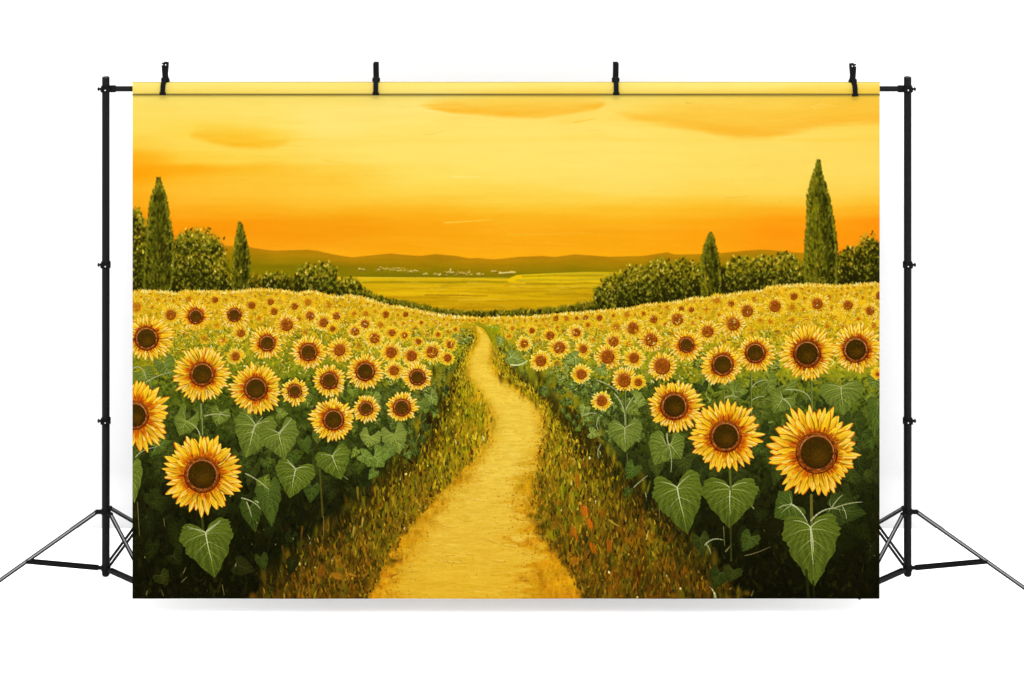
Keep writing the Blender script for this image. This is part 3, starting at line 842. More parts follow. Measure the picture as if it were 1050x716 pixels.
        for i in range(int(rd * rd * 2.2)):
            a, q = rng.uniform(0, 6.283), rd * .95 * math.sqrt(rng.random())
            stroke(x + math.cos(a) * q, y + math.sin(a) * q * sq, x + math.cos(a) * q + .3, y + math.sin(a) * q * sq + .2, rng.uniform(.25, .6),
                   rc([(84, 52, 6), (70, 42, 5), (54, 34, 4), (100, 66, 9), (74, 62, 8)], .04), .35)
        for a in np.linspace(.1, 3.0, 12):
            blob(x + math.cos(a) * rd * .93, y + math.sin(a) * rd * .93 * sq, rd * .12, rd * .1, C3((26, 12, 2)), .35, 0, .8)
    else:
        c0 = C3((172, 84, 14)) if dark else C3((206, 118, 18))
        c0 = c0 * (1 - fade * .6) + C3((214, 150, 20)) * fade * .6
        for i in range(int(r * 8)):
            a, q = rng.uniform(0, 6.283), r * rng.uniform(.85, 1.4)
            stroke(x + math.cos(a) * q * .9, y + math.sin(a) * q * .9, x + math.cos(a) * q, y + math.sin(a) * q, rng.uniform(.25, .5), rc([(206, 106, 14), (226, 150, 24), (180, 80, 10)], .05), .8 * (1 - fade), .15)
        blob(x, y, r, r * sq * 1.04, c0 * .92, 1, 0, .2)
        if dark and r > 2.2:
            blob(x, y + r * .05, r * .66, r * .6, C3((132, 68, 10)), .8, 0, .5)
            for a in np.linspace(0, 6.28, int(r * 6)):
                lower = math.sin(a + .6) > .1
                stroke(x + math.cos(a) * r, y + math.sin(a) * r * 1.04, x + math.cos(a + .2) * r, y + math.sin(a + .2) * r * 1.04, .32 + r * .03,
                       C3((110, 40, 8)) if lower else C3((186, 110, 50)), .7 if lower else .5)
        for i in range(int(r * r * 1.6)):
            a, q = rng.uniform(0, 6.283), r * .9 * math.sqrt(rng.random())
            stroke(x + math.cos(a) * q, y + math.sin(a) * q, x + math.cos(a) * q + .4, y + math.sin(a) * q, rng.uniform(.2, .4),
                   rc([(190, 100, 20), (130, 50, 8), (214, 140, 40), (104, 50, 8)], .06), .6 * (1 - fade * .5))


FAR = [  # x, y, disc radius, petal radius, fade
    (401, 361.5, 5.2, 13, 0), (422, 365, 5, 12, 0), (443, 361, 5.5, 13, 0), (459, 367, 3.6, 9, 0), (461.5, 353.5, 3.2, 9, .1), (449, 343, 2.2, 6, .2), (429, 350.5, 2.6, 7, .2), (415, 344, 2.6, 8, .1), (402, 341.5, 3.2, 9, 0),
    (384, 347, 4.6, 12, 0), (395.5, 322.5, 3.2, 8, .1), (416, 322.5, 2.4, 6, .2), (432, 331, 1.6, 5, .2), (390, 333.5, 2.6, 8, .5), (467, 338, 1.6, 5, .3), (404, 380, 4.6, 12, 0),
    (294, 333, 5.8, 14, 0), (332, 331, 4.2, 11, 0), (318, 324, 4, 11, 0), (345, 324, 3.4, 9, 0), (341, 337, 2.6, 8, .3), (364, 340, 3.8, 10, .1), (374, 332.5, 3.8, 10, .1), (302, 314, 3.2, 9, .1), (281, 319.5, 3.2, 9, .2),
    (277.5, 309.5, 3, 8, .2), (258, 313, 3.4, 9, .2), (316, 310, 3.4, 8, .4), (337, 313, 2.5, 8, .5), (307, 327, 2, 7, .4), (375, 322, 2.6, 7, .5), (363, 322, 2.4, 7, .5), (348, 359, 5.4, 14, 0),
    (175, 323, 4.8, 13, .1), (247, 341.5, 3.8, 10, .1), (220.5, 307.5, 2.8, 8, .1), (193.5, 307, 2.6, 8, .4), (140, 315, 4.6, 11, .4), (241.5, 365.5, 4, 11, .3),
    (537.5, 352.5, 3.5, 10, 0), (573.5, 356.5, 5.4, 13, 0), (554.5, 370, 5.3, 13, 0), (598, 358, 3.6, 11, 0), (564, 344, 4, 9, .1), (591, 341, 3.8, 10, 0), (545.5, 339, 2.5, 7, .1), (570, 326.5, 2.4, 6, .3), (581, 326.5, 2.4, 6, .4),
    (591.5, 326.5, 2, 5, .2), (600.5, 326, 2.4, 6, .3), (614.5, 326, 2.8, 7, .2), (603, 333.5, 2, 6, .3), (596, 384, 4.8, 12, 0), (623, 366, 6.4, 15, 0), (521.5, 344.5, 1.8, 5, .4), (525.5, 337, 1.8, 5, .4),
    (629, 350.5, 4.8, 12, .1), (649, 336.5, 5.3, 13, .1), (667.5, 348.5, 6, 14, 0), (650, 367, 4.8, 13, 0), (670.5, 327.5, 3.4, 9, .1), (694.5, 327.5, 5.5, 12, .1), (725.5, 340, 5.4, 14, 0), (660, 322, 2, 6, .1),
    (643, 322.5, 2.6, 7, .4), (629, 324, 1.5, 5, .3), (698.5, 316.5, 2.4, 7, .2), (709, 317.5, 2.4, 7, .1), (684, 315.5, 1.8, 6, .4), (632, 335.5, 3, 9, .5), (735, 308, 3, 9, .4), (724, 317, 2, 8, .5),
    (752, 332.5, 6, 15, 0), (766, 319, 5.5, 13, 0), (749.5, 311.5, 2.8, 8, .1), (794.5, 314, 5.5, 13, 0), (812.5, 315.5, 2.6, 9, .5), (814, 304, 3.4, 9, .1), (838, 311.5, 5.0, 13, 0), (869.5, 313, 4.4, 11, 0), (892, 318.5, 4, 10, 0),
    (902, 303, 3.8, 9, .1), (773, 307, 2.6, 8, .6), (850, 305, 2.4, 8, .6), (640, 390, 6.4, 15, 0), (654.5, 392, 3.6, 9, 0), (617, 411, 5, 11.5, 0), (679, 375.5, 7.8, 16, 0), (900, 384, 2.0, 9, .1),
]
MIDF = [(150.3, 347, 27, 12), (200.8, 324.6, 18, 7.3), (240.4, 323, 16, 6.6), (274, 351.8, 19, 8), (316.3, 361, 20, 8.8), (207.3, 383.8, 30, 12.3), (262.3, 398.5, 28, 12), (302.3, 401, 15.5, 6.8), (337.7, 390.3, 18, 8.6), (374.5, 381, 21, 9.5),
        (428, 387, 17, 8), (704, 353.5, 18, 7.6), (774.5, 362, 21, 10.2), (741, 374, 23, 11), (877.6, 358.5, 27, 13), (827.6, 362.8, 30, 14), (375.3, 419, 15, 7), (412, 418, 17.5, 8.6), (342, 430.4, 25, 10.6), (691.4, 416.4, 30, 14)]
BIGF = [(138, 426, 37, 14.5), (207.3, 487, 42, 18), (744, 447.5, 38, 16), (837.6, 464.3, 47, 21)]


def ghosts():
    """half-seen heads filling the slopes between the clear ones"""
    pf, qf = [p[0] for p in FT], [p[1] for p in FT]
    taken = [(f[0], f[1], f[3] if len(f) == 5 else f[2]) for f in FAR + MIDF + BIGF]
    cand = []
    for i in range(3200):
        x = rng.uniform(138, 900)
        ft = np.interp(x, pf, qf)
        y = ft + 3 + rng.random() ** 1.3 * 50
        dep = (y - ft) / 66
        R = 3.0 + dep * 7
        if y > 330 and float(interp(y, PATH, 5)) - 12 < x < float(interp(y, PATH, 6)) + (44 if y > 350 else 12):
            continue
        if any(math.hypot(x - a, y - b) < (c * .75 + R * .8) for a, b, c in taken):
            continue
        taken.append((x, y, R))
        cand.append((x, y, R))
    for x, y, R in sorted(cand, key=lambda q: q[1]):
        flower(x, y, R, R * .26, dark=False, fade=rng.uniform(.3, .65), seed=1)


def paint_leaflets():
    for i in range(130):
        x, y = rng.uniform(540, 660), rng.uniform(395, 450)
        if x < float(interp(y, PATH, 6)) + 6:
            continue
        heart(x, y, x + rng.uniform(-4, 4), y + rng.uniform(3, 7), rng.uniform(4, 9), .4, tuple(int(v) for v in rc([(72, 92, 30), (92, 114, 48), (52, 68, 20)]) * 255), (32, 42, 12), va=.25)
    for i in range(110):
        x, y = rng.uniform(376, 470), rng.uniform(398, 470)
        if x > float(interp(y, PATH, 5)) - 4:
            continue
        heart(x, y, x + rng.uniform(-4, 4), y + rng.uniform(3, 7), rng.uniform(4, 9), .4, tuple(int(v) for v in rc([(66, 84, 26), (86, 104, 40), (48, 62, 18)]) * 255), (32, 42, 12), va=.2)
    for i in range(60):
        x, y = rng.uniform(136, 370), rng.uniform(404, 480)
        heart(x, y, x + rng.uniform(-5, 5), y + rng.uniform(5, 11), rng.uniform(7, 15), .4, tuple(int(v) for v in rc([(58, 76, 22), (44, 60, 16)]) * 255), (28, 38, 10), va=.12)
    for i in range(40):
        x, y = rng.uniform(660, 900), rng.uniform(392, 470)
        heart(x, y, x + rng.uniform(-5, 5), y + rng.uniform(5, 11), rng.uniform(7, 15), .4, tuple(int(v) for v in rc([(60, 78, 24), (46, 62, 18)]) * 255), (28, 38, 10), va=.12)


def soft_leaves():
    """dim overlapping leaves that fill the rows between the clear ones"""
    for i in range(520):
        x, y = rng.uniform(136, 902), rng.uniform(392, 560)
        l, r_ = float(interp(y, PATH, 5)), float(interp(y, PATH, 6))
        if l - 12 < x < r_ + 14:
            continue
        t = np.clip((y - 395) / 130, 0, 1)
        if rng.random() < t * .45:
            continue
        base = (1 - t) * np.array([98, 116, 40]) + t * np.array([34, 42, 11])
        c = tuple(int(v) for v in base * rng.uniform(.62, 1.1))
        k = .55 + .6 * np.clip((y - 395) / 80, 0, 1)
        heart(x, y, x + rng.uniform(-8, 8) * k, y + rng.uniform(9, 17) * k, rng.uniform(12, 24) * k, rng.uniform(.2, .5), c, tuple(int(v * .55) for v in c), vein=tuple(int(v * 1.5) for v in c), va=.5)


def paint_leaves_back():
    g = dict(col=(104, 122, 46), dark=(56, 70, 20))
    h = dict(col=(120, 136, 60), dark=(70, 84, 28), vein=(206, 214, 160))
    heart(148, 384, 156, 398, 20, .4, va=.4, **g)
    heart(168, 372, 176, 388, 22, .4, va=.3, **g)
    sprig(136, 378, 146, 372, 150, 388); sprig(150, 392, 162, 384, 176, 382)
    heart(191, 432, 184, 447, 25, .9, va=.5, **g)
    sprig(206, 452, 205, 438, 194, 434, .9)
    stroke(204, 412, 207, 448, 1.3, C3((66, 84, 24)), .9); stroke(206.4, 414, 208, 446, .5, C3((150, 160, 90)), .8)
    heart(226, 424, 222, 437, 20, .5, va=.6, **g)
    sprig(210, 427, 222, 423, 236, 427, .8)
    heart(262, 436, 252, 470, 42, .38, va=.9, **g)
    heart(286, 444, 292, 471, 40, .5, va=.7, **g)
    sprig(258, 444, 262, 436, 269, 428, .9); sprig(286, 446, 292, 438, 299, 430, .9)
    heart(286, 424, 296, 424, 12, .3, va=.2, **g)
    heart(312, 452, 316, 466, 15, .3, (64, 86, 26), (36, 52, 14), va=.1)
    heart(382, 408, 386, 420, 17, .4, va=.2, **h); heart(380, 448, 377, 459, 22, .7, va=.2, **h)
    heart(404, 446, 410, 466, 26, .5, va=.2, **h)
    heart(442, 406, 448, 416, 13, .5, va=.3, **h); heart(430, 412, 428, 424, 20, .4, va=.2, col=(98, 118, 44), dark=(50, 66, 20))
    heart(160, 458, 176, 452, 16, .4, (80, 104, 36), (44, 62, 18), va=.4); sprig(139, 469, 146, 460, 160, 459, .7)
    heart(135, 480, 138, 516, 22, .25, va=.2, **g)
    heart(366, 462, 360, 470, 8, .3, va=.1, **g)
    heart(344, 398, 352, 408, 16, .4, va=.1, **g)
    # right side
    heart(513, 348, 512, 356, 9, .5, va=.4, **h); heart(524, 366, 540, 372, 15, .3, va=.6, **h)
    curve([(524, 374), (533, 376), (541, 370)], .9, .5, C3((200, 210, 150)), .9)
    heart(590, 367, 577, 372, 14, .4, va=.4, **h); heart(616, 378, 622, 386, 12, .5, va=.3, **h)
    heart(652, 410, 664, 414, 18, .4, va=.3, **h); heart(646, 418, 656, 426, 14, .4, va=.2, **g)
    heart(742, 393, 756, 392, 12, .4, va=.3, **g)
    heart(752, 402, 768, 401, 17, .3, va=.4, **g); sprig(742, 409, 750, 404, 757, 408, .8)
    heart(787, 391, 792, 405, 20, .5, va=.2, **g); sprig(771, 398, 775, 390, 787, 390, .7); sprig(770, 412, 776, 406, 784, 407, .7)
    heart(803, 409, 793, 424, 26, .5, va=.7, **g); heart(808, 396, 812, 404, 20, .4, va=.3, **g); sprig(806, 400, 830, 398, 832, 414, .8, (160, 170, 110)); sprig(803, 409, 812, 414, 812, 424, .8)
    heart(862.5, 397.5, 865, 426, 45, .22, va=.7, **g)
    heart(898, 390, 896, 400, 18, .3, va=.1, **g); heart(900, 414, 896, 448, 22, .2, va=.1, col=(76, 98, 32), dark=(44, 60, 18))
    for (x, y0, y1) in [(742, 400, 414), (770, 385, 425), (832, 392, 425), (205, 415, 430), (641, 400, 440), (695, 448, 462)]:
        stroke(x, y0, x + .6, y1, 1.0, C3((72, 90, 28)), .85); stroke(x + .5, y0, x + 1, y1, .35, C3((140, 150, 84)), .8)
    sprig(612, 390, 630, 396, 634, 404, .8); sprig(630, 404, 642, 416, 641, 436, 1.0); sprig(642, 420, 646, 412, 650, 407, .8)
    sprig(597, 427, 604, 422, 612, 425, .9); sprig(614, 428, 610, 436, 614, 442, .6)
    heart(606, 444, 616, 446, 12, .3, va=.3, **h); heart(600, 418, 596, 426, 12, .4, va=.3, **h)


def paint_leaves_front():
    g = dict(col=(94, 114, 36), dark=(46, 60, 14))
    # shadowy leaves low down, barely picked out
    for (x, y, tx, ty, w, c) in [(165, 590, 172, 600, 18, (44, 50, 12)), (178, 570, 186, 580, 16, (34, 40, 10)), (245, 580, 262, 586, 20, (40, 44, 12)), (268, 572, 272, 586, 14, (52, 66, 18)), (320, 500, 318, 516, 17, (60, 82, 26)),
                                 (257, 520, 262, 546, 22, (62, 84, 26)), (275, 503, 279, 541, 26, (72, 96, 32)), (718, 552, 722, 570, 18, (54, 66, 20)), (770, 551, 762, 566, 20, (64, 84, 28)), (738, 588, 732, 604, 22, (48, 62, 18)),
                                 (752, 585, 748, 597, 20, (50, 60, 16)), (650, 479, 642, 492, 17, (70, 96, 32)), (645, 502, 640, 510, 8, (60, 80, 26)), (893, 560, 890, 580, 14, (26, 30, 8)), (150, 530, 156, 552, 18, (30, 36, 10)),
                                 (300, 576, 298, 590, 12, (34, 38, 10)), (758, 458, 764, 480, 26, (50, 66, 20)), (876, 430, 882, 450, 22, (56, 74, 22)), (880, 470, 884, 490, 16, (40, 54, 16)), (790, 440, 784, 460, 20, (48, 64, 18)),
                                 (720, 480, 716, 496, 16, (44, 58, 18)), (300, 468, 296, 478, 12, (60, 84, 26)), (340, 504, 338, 516, 12, (36, 46, 12)), (384, 484, 378, 492, 10, (86, 114, 42))]:
        heart(x, y, tx, ty, w, .35, c, tuple(int(v * .55) for v in c), va=.12)
    heart(270, 497, 276, 486, 15, .3, va=.4, **g)
    sprig(252, 486, 262, 490, 276, 502, .9); sprig(248, 511, 262, 514, 267, 522, 1.0); sprig(253, 515, 256, 522, 258, 530, .8); sprig(262, 514, 266, 515, 264, 516, .8)
    heart(303.5, 481, 297, 511, 41, .26, va=.9, **g)
    sprig(303, 481, 298, 476, 295, 472, .9)
    heart(341, 467.5, 350, 492, 36, .32, va=.9, **g)
    heart(384, 468, 394, 479, 25, .5, (104, 128, 52), (62, 82, 28), va=.5)
    heart(372, 467, 386, 474, 14, .3, (104, 128, 52), (62, 82, 28), va=.3)
    heart(399, 461, 392, 474, 14, .5, (98, 122, 50), (62, 82, 28), va=.2)
    stroke(328, 480, 331, 530, 1.0, C3((84, 80, 26)), .8); stroke(207, 528, 208.5, 545, 1.2, C3((66, 78, 22)), .8)
    heart(211, 546.5, 220.5, 593, 54, .26, va=1.0, **g)
    sprig(212, 546, 220, 540, 226, 534, .8, (206, 212, 170)); sprig(207, 546, 198, 542, 192, 540, .7)
    # right
    heart(641, 439, 641, 464, 35, .34, (106, 124, 50), (60, 76, 24), va=.8)
    heart(683, 456, 671, 477, 33, .38, (104, 122, 46), (58, 74, 22), va=.8, skew=.1)
    heart(688, 456, 699, 471, 30, .42, (100, 118, 44), (56, 72, 22), va=.7)
    sprig(684, 445, 684, 452, 686, 457, 1.1); sprig(686, 457, 690, 470, 688, 484, .9, (120, 132, 70))
    heart(694.5, 500, 705, 548, 51, .31, va=1.0, **g)
    heart(749, 500.5, 748, 542, 57, .25, va=.9, **g)
    stroke(748.5, 482, 749.5, 502, 1.2, C3((92, 104, 36)), .9); stroke(749, 530, 750, 575, 1.0, C3((62, 74, 22)), .7)
    stroke(832, 508, 832.5, 540, 1.4, C3((110, 104, 36)), .9)
    heart(812, 518, 794, 531, 36, .35, va=.7, col=(74, 98, 32), dark=(42, 60, 16))
    sprig(811, 517, 822, 522, 829, 538, 1.1, (200, 204, 150)); sprig(799, 521, 806, 517, 812, 518, .7)
    heart(853, 521, 889, 527, 36, .1, va=.4, col=(56, 74, 24), dark=(30, 42, 12))
    sprig(832, 534, 842, 521, 858, 521, 1.1, (196, 200, 140)); sprig(856, 521, 872, 515, 884, 515, .8); sprig(853, 521, 858, 512, 864, 508, .7); sprig(864, 520, 868, 526, 868, 532, .6)
    heart(831.5, 541, 835, 602, 58, .22, va=1.0, **g)
    sprig(831, 541, 834, 552, 834, 566, 1.3, (206, 214, 160))
    stroke(827, 585, 829, 612, 1.4, C3((36, 50, 14)), .8); stroke(834, 596, 835, 612, 1.0, C3((30, 40, 10)), .8)
    sprig(723, 559, 730, 550, 742, 554, 1.0, (176, 176, 120)); sprig(724, 558, 728, 562, 729, 568, .8); sprig(764, 570, 776, 568, 790, 561, .6, (120, 104, 50)); sprig(650, 500, 656, 494, 664, 488, .6); sprig(616, 456, 611, 466, 614, 470, .5)
    for (x, y, dy) in [(141, 515, 34), (168, 532, 8), (228, 600, 10), (612, 458, 12), (614, 430, 16), (643, 465, 10), (676, 520, 14), (742, 540, 20), (332, 530, 20), (188, 588, -6)]:
        stroke(x, y, x + rng.uniform(-1, 3), y + dy, .4, C3((140, 128, 70)), .7, .25)
    for i in range(130):
        x, y = rng.uniform(136, 902), rng.uniform(440, 612)
        l, r_ = float(interp(y, PATH, 5)), float(interp(y, PATH, 6))
        if l + 4 < x < r_ - 4 or (x > 760 and rng.random() < .7):
            continue
        stroke(x, y, x + rng.uniform(-.5, .6), y + rng.uniform(-.4, 1.2), rng.uniform(.2, .5), rc([(170, 156, 84), (200, 186, 110), (130, 112, 46)], .05), .6)


def paint():
    paint_sky()
    paint_far()
    paint_trees()
    soften(130, 330, 1)
    paint_ground()
    field_dabs(8000)
    ghosts()
    field_dabs(4500, 60)
    plants_under()
    soft_leaves()
    verge_grass()
    paint_leaflets()
    for x, y, r, R, fd in sorted(FAR, key=lambda f: f[1]):
        flower(x, y, R, r, dark=fd < .35, fade=min(1, fd + (.12 if y < 330 else 0)), seed=1)
    field_dabs(1500, 45)
    paint_leaves_back()
    for x, y, R, r in sorted(MIDF, key=lambda f: f[1]):
        flower(x, y, R, r)
    paint_leaves_front()
    for x, y, R, r in BIGF:
        flower(x, y, R, r, n=int(28 + R * .16))
    # olive cast of the printed greens
    global CV
    g = np.clip((CV[..., 1] - CV[..., 0]) * 12, 0, 1)
    CV[..., 1] -= np.clip(CV[..., 1] - CV[..., 0], 0, 1) * .36
    CV[..., 2] *= 1 - .16 * g
    CV *= (1 + .07 * g * (1 - smooth(470, 540, PY)))[..., None]
    # canvas grain and the crisp, over-sharpened look of the print
    m = smooth(280, 350, PY)
    CV += (rng.normal(0, 1, (GH, GW)).astype(np.float32) * (.004 + .012 * m))[..., None]
    b = CV.copy()
    for ax in (0, 1):
        b = (np.roll(b, 1, ax) + b * 2 + np.roll(b, -1, ax)) / 4
        b = (np.roll(b, 1, ax) + b * 2 + np.roll(b, -1, ax)) / 4
    CV = np.clip(CV + (CV - b) * (0.3 + .3 * m)[..., None], 0, 1)
    # paler header strip
    return CV
import bpy
import bmesh
from mathutils import Vector, Matrix

scene = bpy.context.scene
COL = scene.collection

# ------------------------------------------------------------------ the set-up
# One unit of the print is K metres; the floor is at z = 0 and the stands and
# the crossbar share the plane y = 0. The camera stands at -y.
K = 0.00275
CX = 519.5                     # middle of the stand set, in print units
FLOOR = 606.0


def wx(u):
    return (u - CX) * K


def wz(v):
    return (FLOOR - v) * K


# ---- helpers ------------------------------------------------------------------
def link(o, parent=None):
    COL.objects.link(o)
    if parent is not None:
        o.parent = parent
    return o


def thing(name, label, cat, loc=(0, 0, 0), group=None):
    o = bpy.data.objects.new(name, None)
    o.empty_display_size = .05
    o.location = loc
    link(o)
    o['label'] = label
    o['category'] = cat
    if group:
        o['group'] = group
    return o


def obj(name, bm, mats, parent=None, bevel=0.0, smooth_=True):
    me = bpy.data.meshes.new(name)
    bm.normal_update()
    bm.to_mesh(me)
    bm.free()
    for m in (mats if isinstance(mats, (list, tuple)) else [mats]):
        me.materials.append(m)
    if smooth_:
        for p in me.polygons:
            p.use_smooth = True
    o = bpy.data.objects.new(name, me)
    link(o, parent)
    if bevel:
        b = o.modifiers.new('bevel', 'BEVEL')
        b.width = bevel
        b.segments = 2
        b.limit_method = 'ANGLE'
    if smooth_:
        try:
            me.set_sharp_from_angle(angle=math.radians(40))
        except Exception:
            pass
    return o


def frame(axis):
    z = axis.normalized()
    a = Vector((0, 0, 1)) if abs(z.z) < .95 else Vector((0, 1, 0))
    x = a.cross(z).normalized()
    y = z.cross(x)
    return x, y, z


def add_tube(bm, p0, p1, r0, r1=None, n=20, mat=0, cap=True):
    r1 = r0 if r1 is None else r1
    p0, p1 = Vector(p0), Vector(p1)
    x, y, z = frame(p1 - p0)
    rings = []
    for p, r in ((p0, r0), (p1, r1)):
        rings.append([bm.verts.new(p + x * math.cos(2 * math.pi * i / n) * r + y * math.sin(2 * math.pi * i / n) * r) for i in range(n)])
    for i in range(n):
        f = bm.faces.new((rings[0][i], rings[0][(i + 1) % n], rings[1][(i + 1) % n], rings[1][i]))
        f.material_index = mat
    if cap:
        bm.faces.new(rings[0][::-1]).material_index = mat
        bm.faces.new(rings[1]).material_index = mat


def add_lathe(bm, base, axis, prof, n=24, mat=0):
    """prof: (height along axis, radius)"""
    base = Vector(base)
    x, y, z = frame(Vector(axis))
    prev = None
    for h, r in prof:
        ring = [bm.verts.new(base + z * h + x * math.cos(2 * math.pi * i / n) * r + y * math.sin(2 * math.pi * i / n) * r) for i in range(n)]
        if prev:
            for i in range(n):
                bm.faces.new((prev[i], prev[(i + 1) % n], ring[(i + 1) % n], ring[i])).material_index = mat
        else:
            bm.faces.new(ring[::-1]).material_index = mat
        prev = ring
    bm.faces.new(prev).material_index = mat


def add_bar(bm, p0, p1, w, t, up=(0, 0, 1), mat=0, off=0.0):
    """rectangular bar from p0 to p1: w wide across, t thick along up"""
    p0, p1 = Vector(p0), Vector(p1)
    z = (p1 - p0).normalized()
    s = z.cross(Vector(up)).normalized()
    u = s.cross(z).normalized()
    vs = []
    for p in (p0, p1):
        for a, b in ((-1, -1), (1, -1), (1, 1), (-1, 1)):
            vs.append(bm.verts.new(p + s * (a * w / 2) + u * (b * t / 2 + off)))
    for f in ((0, 1, 2, 3), (7, 6, 5, 4), (0, 4, 5, 1), (1, 5, 6, 2), (2, 6, 7, 3), (3, 7, 4, 0)):
        bm.faces.new([vs[i] for i in f]).material_index = mat


def add_box(bm, c, sx, sy, sz, rot=None, mat=0):
    m = Matrix.Translation(Vector(c)) @ (rot.to_4x4() if rot else Matrix.Identity(4)) @ Matrix.Diagonal((sx, sy, sz, 1))
    r = bmesh.ops.create_cube(bm, size=1, matrix=m)
    for v in r['verts']:
        for f in v.link_faces:
            f.material_index = mat


def add_outline(bm, pts, y0, y1, mat=0, M=None):
    """prism from an outline in the x-z plane"""
    M = M or Matrix.Identity(4)
    a = [bm.verts.new(M @ Vector((p[0], y0, p[1]))) for p in pts]
    b = [bm.verts.new(M @ Vector((p[0], y1, p[1]))) for p in pts]
    n = len(pts)
    bm.faces.new(a).material_index = mat
    bm.faces.new(b[::-1]).material_index = mat
    for i in range(n):
        bm.faces.new((a[i - 1], a[i], b[i], b[i - 1])).material_index = mat


# ---- materials ------------------------------------------------------------------
def mat(name, col, rough=.5, spec=.5, metal=0.0, noise=0.0, nscale=200.0, bump=0.0):
    m = bpy.data.materials.new(name)
    m.use_nodes = True
    nt = m.node_tree
    b = nt.nodes['Principled BSDF']
    b.inputs['Base Color'].default_value = (*col, 1)
    b.inputs['Roughness'].default_value = rough
    b.inputs['Specular IOR Level'].default_value = spec
    b.inputs['Metallic'].default_value = metal
    if noise or bump:
        tc = nt.nodes.new('ShaderNodeTexCoord')
        n = nt.nodes.new('ShaderNodeTexNoise')
        n.inputs['Scale'].default_value = nscale
        n.inputs['Detail'].default_value = 4
        nt.links.new(tc.outputs['Object'], n.inputs['Vector'])
        if noise:
            r = nt.nodes.new('ShaderNodeMapRange')
            r.inputs['To Min'].default_value = rough - noise
            r.inputs['To Max'].default_value = rough + noise
            nt.links.new(n.outputs['Fac'], r.inputs['Value'])
            nt.links.new(r.outputs['Result'], b.inputs['Roughness'])
        if bump:
            bp = nt.nodes.new('ShaderNodeBump')
            bp.inputs['Strength'].default_value = bump
            bp.inputs['Distance'].default_value = .0005
            nt.links.new(n.outputs['Fac'], bp.inputs['Height'])
            nt.links.new(bp.outputs['Normal'], b.inputs['Normal'])
    return m


M_TUBE = mat('black_enamel_tube', (.0032, .0032, .0034), .4, .035, noise=.04)
M_PLASTIC = mat('black_plastic', (.002, .002, .0022), .55, .03, noise=.06, bump=.1)
M_RUBBER = mat('black_rubber', (.002, .002, .002), .8, .05, bump=.2)
M_LEG = mat('black_leg_channel', (.002, .002, .002), .5, .03, noise=.05)
M_GREY = mat('worn_grey_metal', (.11, .11, .11), .5, .1, noise=.08)
M_SCREW = mat('bright_screw', (.45, .45, .45), .3, .5, metal=1.0)
M_WALL = mat('pale_grey_studio_wall_paint', (.455, .455, .46), .95, .0, bump=.02, nscale=40)
M_WHITE = mat('white_studio_paper', (.95, .95, .95), .9, .0, bump=.02, nscale=40)

# printed cloth: the colours live in the mesh; dull fabric without any sheen
E_PRINT = 3.6
m = bpy.data.materials.new('printed_vinyl_cloth')
m.use_nodes = True
nt = m.node_tree
b = nt.nodes['Principled BSDF']
b.inputs['Roughness'].default_value = 1.0
b.inputs['Specular IOR Level'].default_value = 0.0
at = nt.nodes.new('ShaderNodeAttribute')
at.attribute_name = 'print'
nt.links.new(at.outputs['Color'], b.inputs['Base Color'])
M_PRINT = m
M_BACK = mat('pale_yellow_hem_cloth', (.26, .205, .055), .95, .05, bump=.1, nscale=900)

# ---- setting --------------------------------------------------------------------
WALL_Y = 0.50
bm = bmesh.new()
vs = [bm.verts.new(p) for p in ((-14, -14, 0), (14, -14, 0), (14, WALL_Y - .12, 0), (-14, WALL_Y - .12, 0))]
bm.faces.new(vs)
o = obj('studio_floor', bm, M_WHITE)
o['kind'] = 'structure'
bm = bmesh.new()
prev = None
for k in range(13):                      # paper sweep curving up into the wall
    a = k / 12 * math.pi / 2
    y, z = WALL_Y - .12 + .12 * math.sin(a), .12 - .12 * math.cos(a)
    ring = [bm.verts.new((x, y, z)) for x in (-14, 14)]
    if prev:
        bm.faces.new((prev[0], prev[1], ring[1], ring[0]))
    prev = ring
ring = [bm.verts.new((x, WALL_Y, 9)) for x in (-14, 14)]
bm.faces.new((prev[0], prev[1], ring[1], ring[0]))
o = obj('studio_wall', bm, M_WALL)
o['kind'] = 'structure'


# ---- stands ---------------------------------------------------------------------
def polar(base, az, r, v):
    a = math.radians(az)
    return Vector((base.x + r * K * math.cos(a), base.y + r * K * math.sin(a), wz(v)))


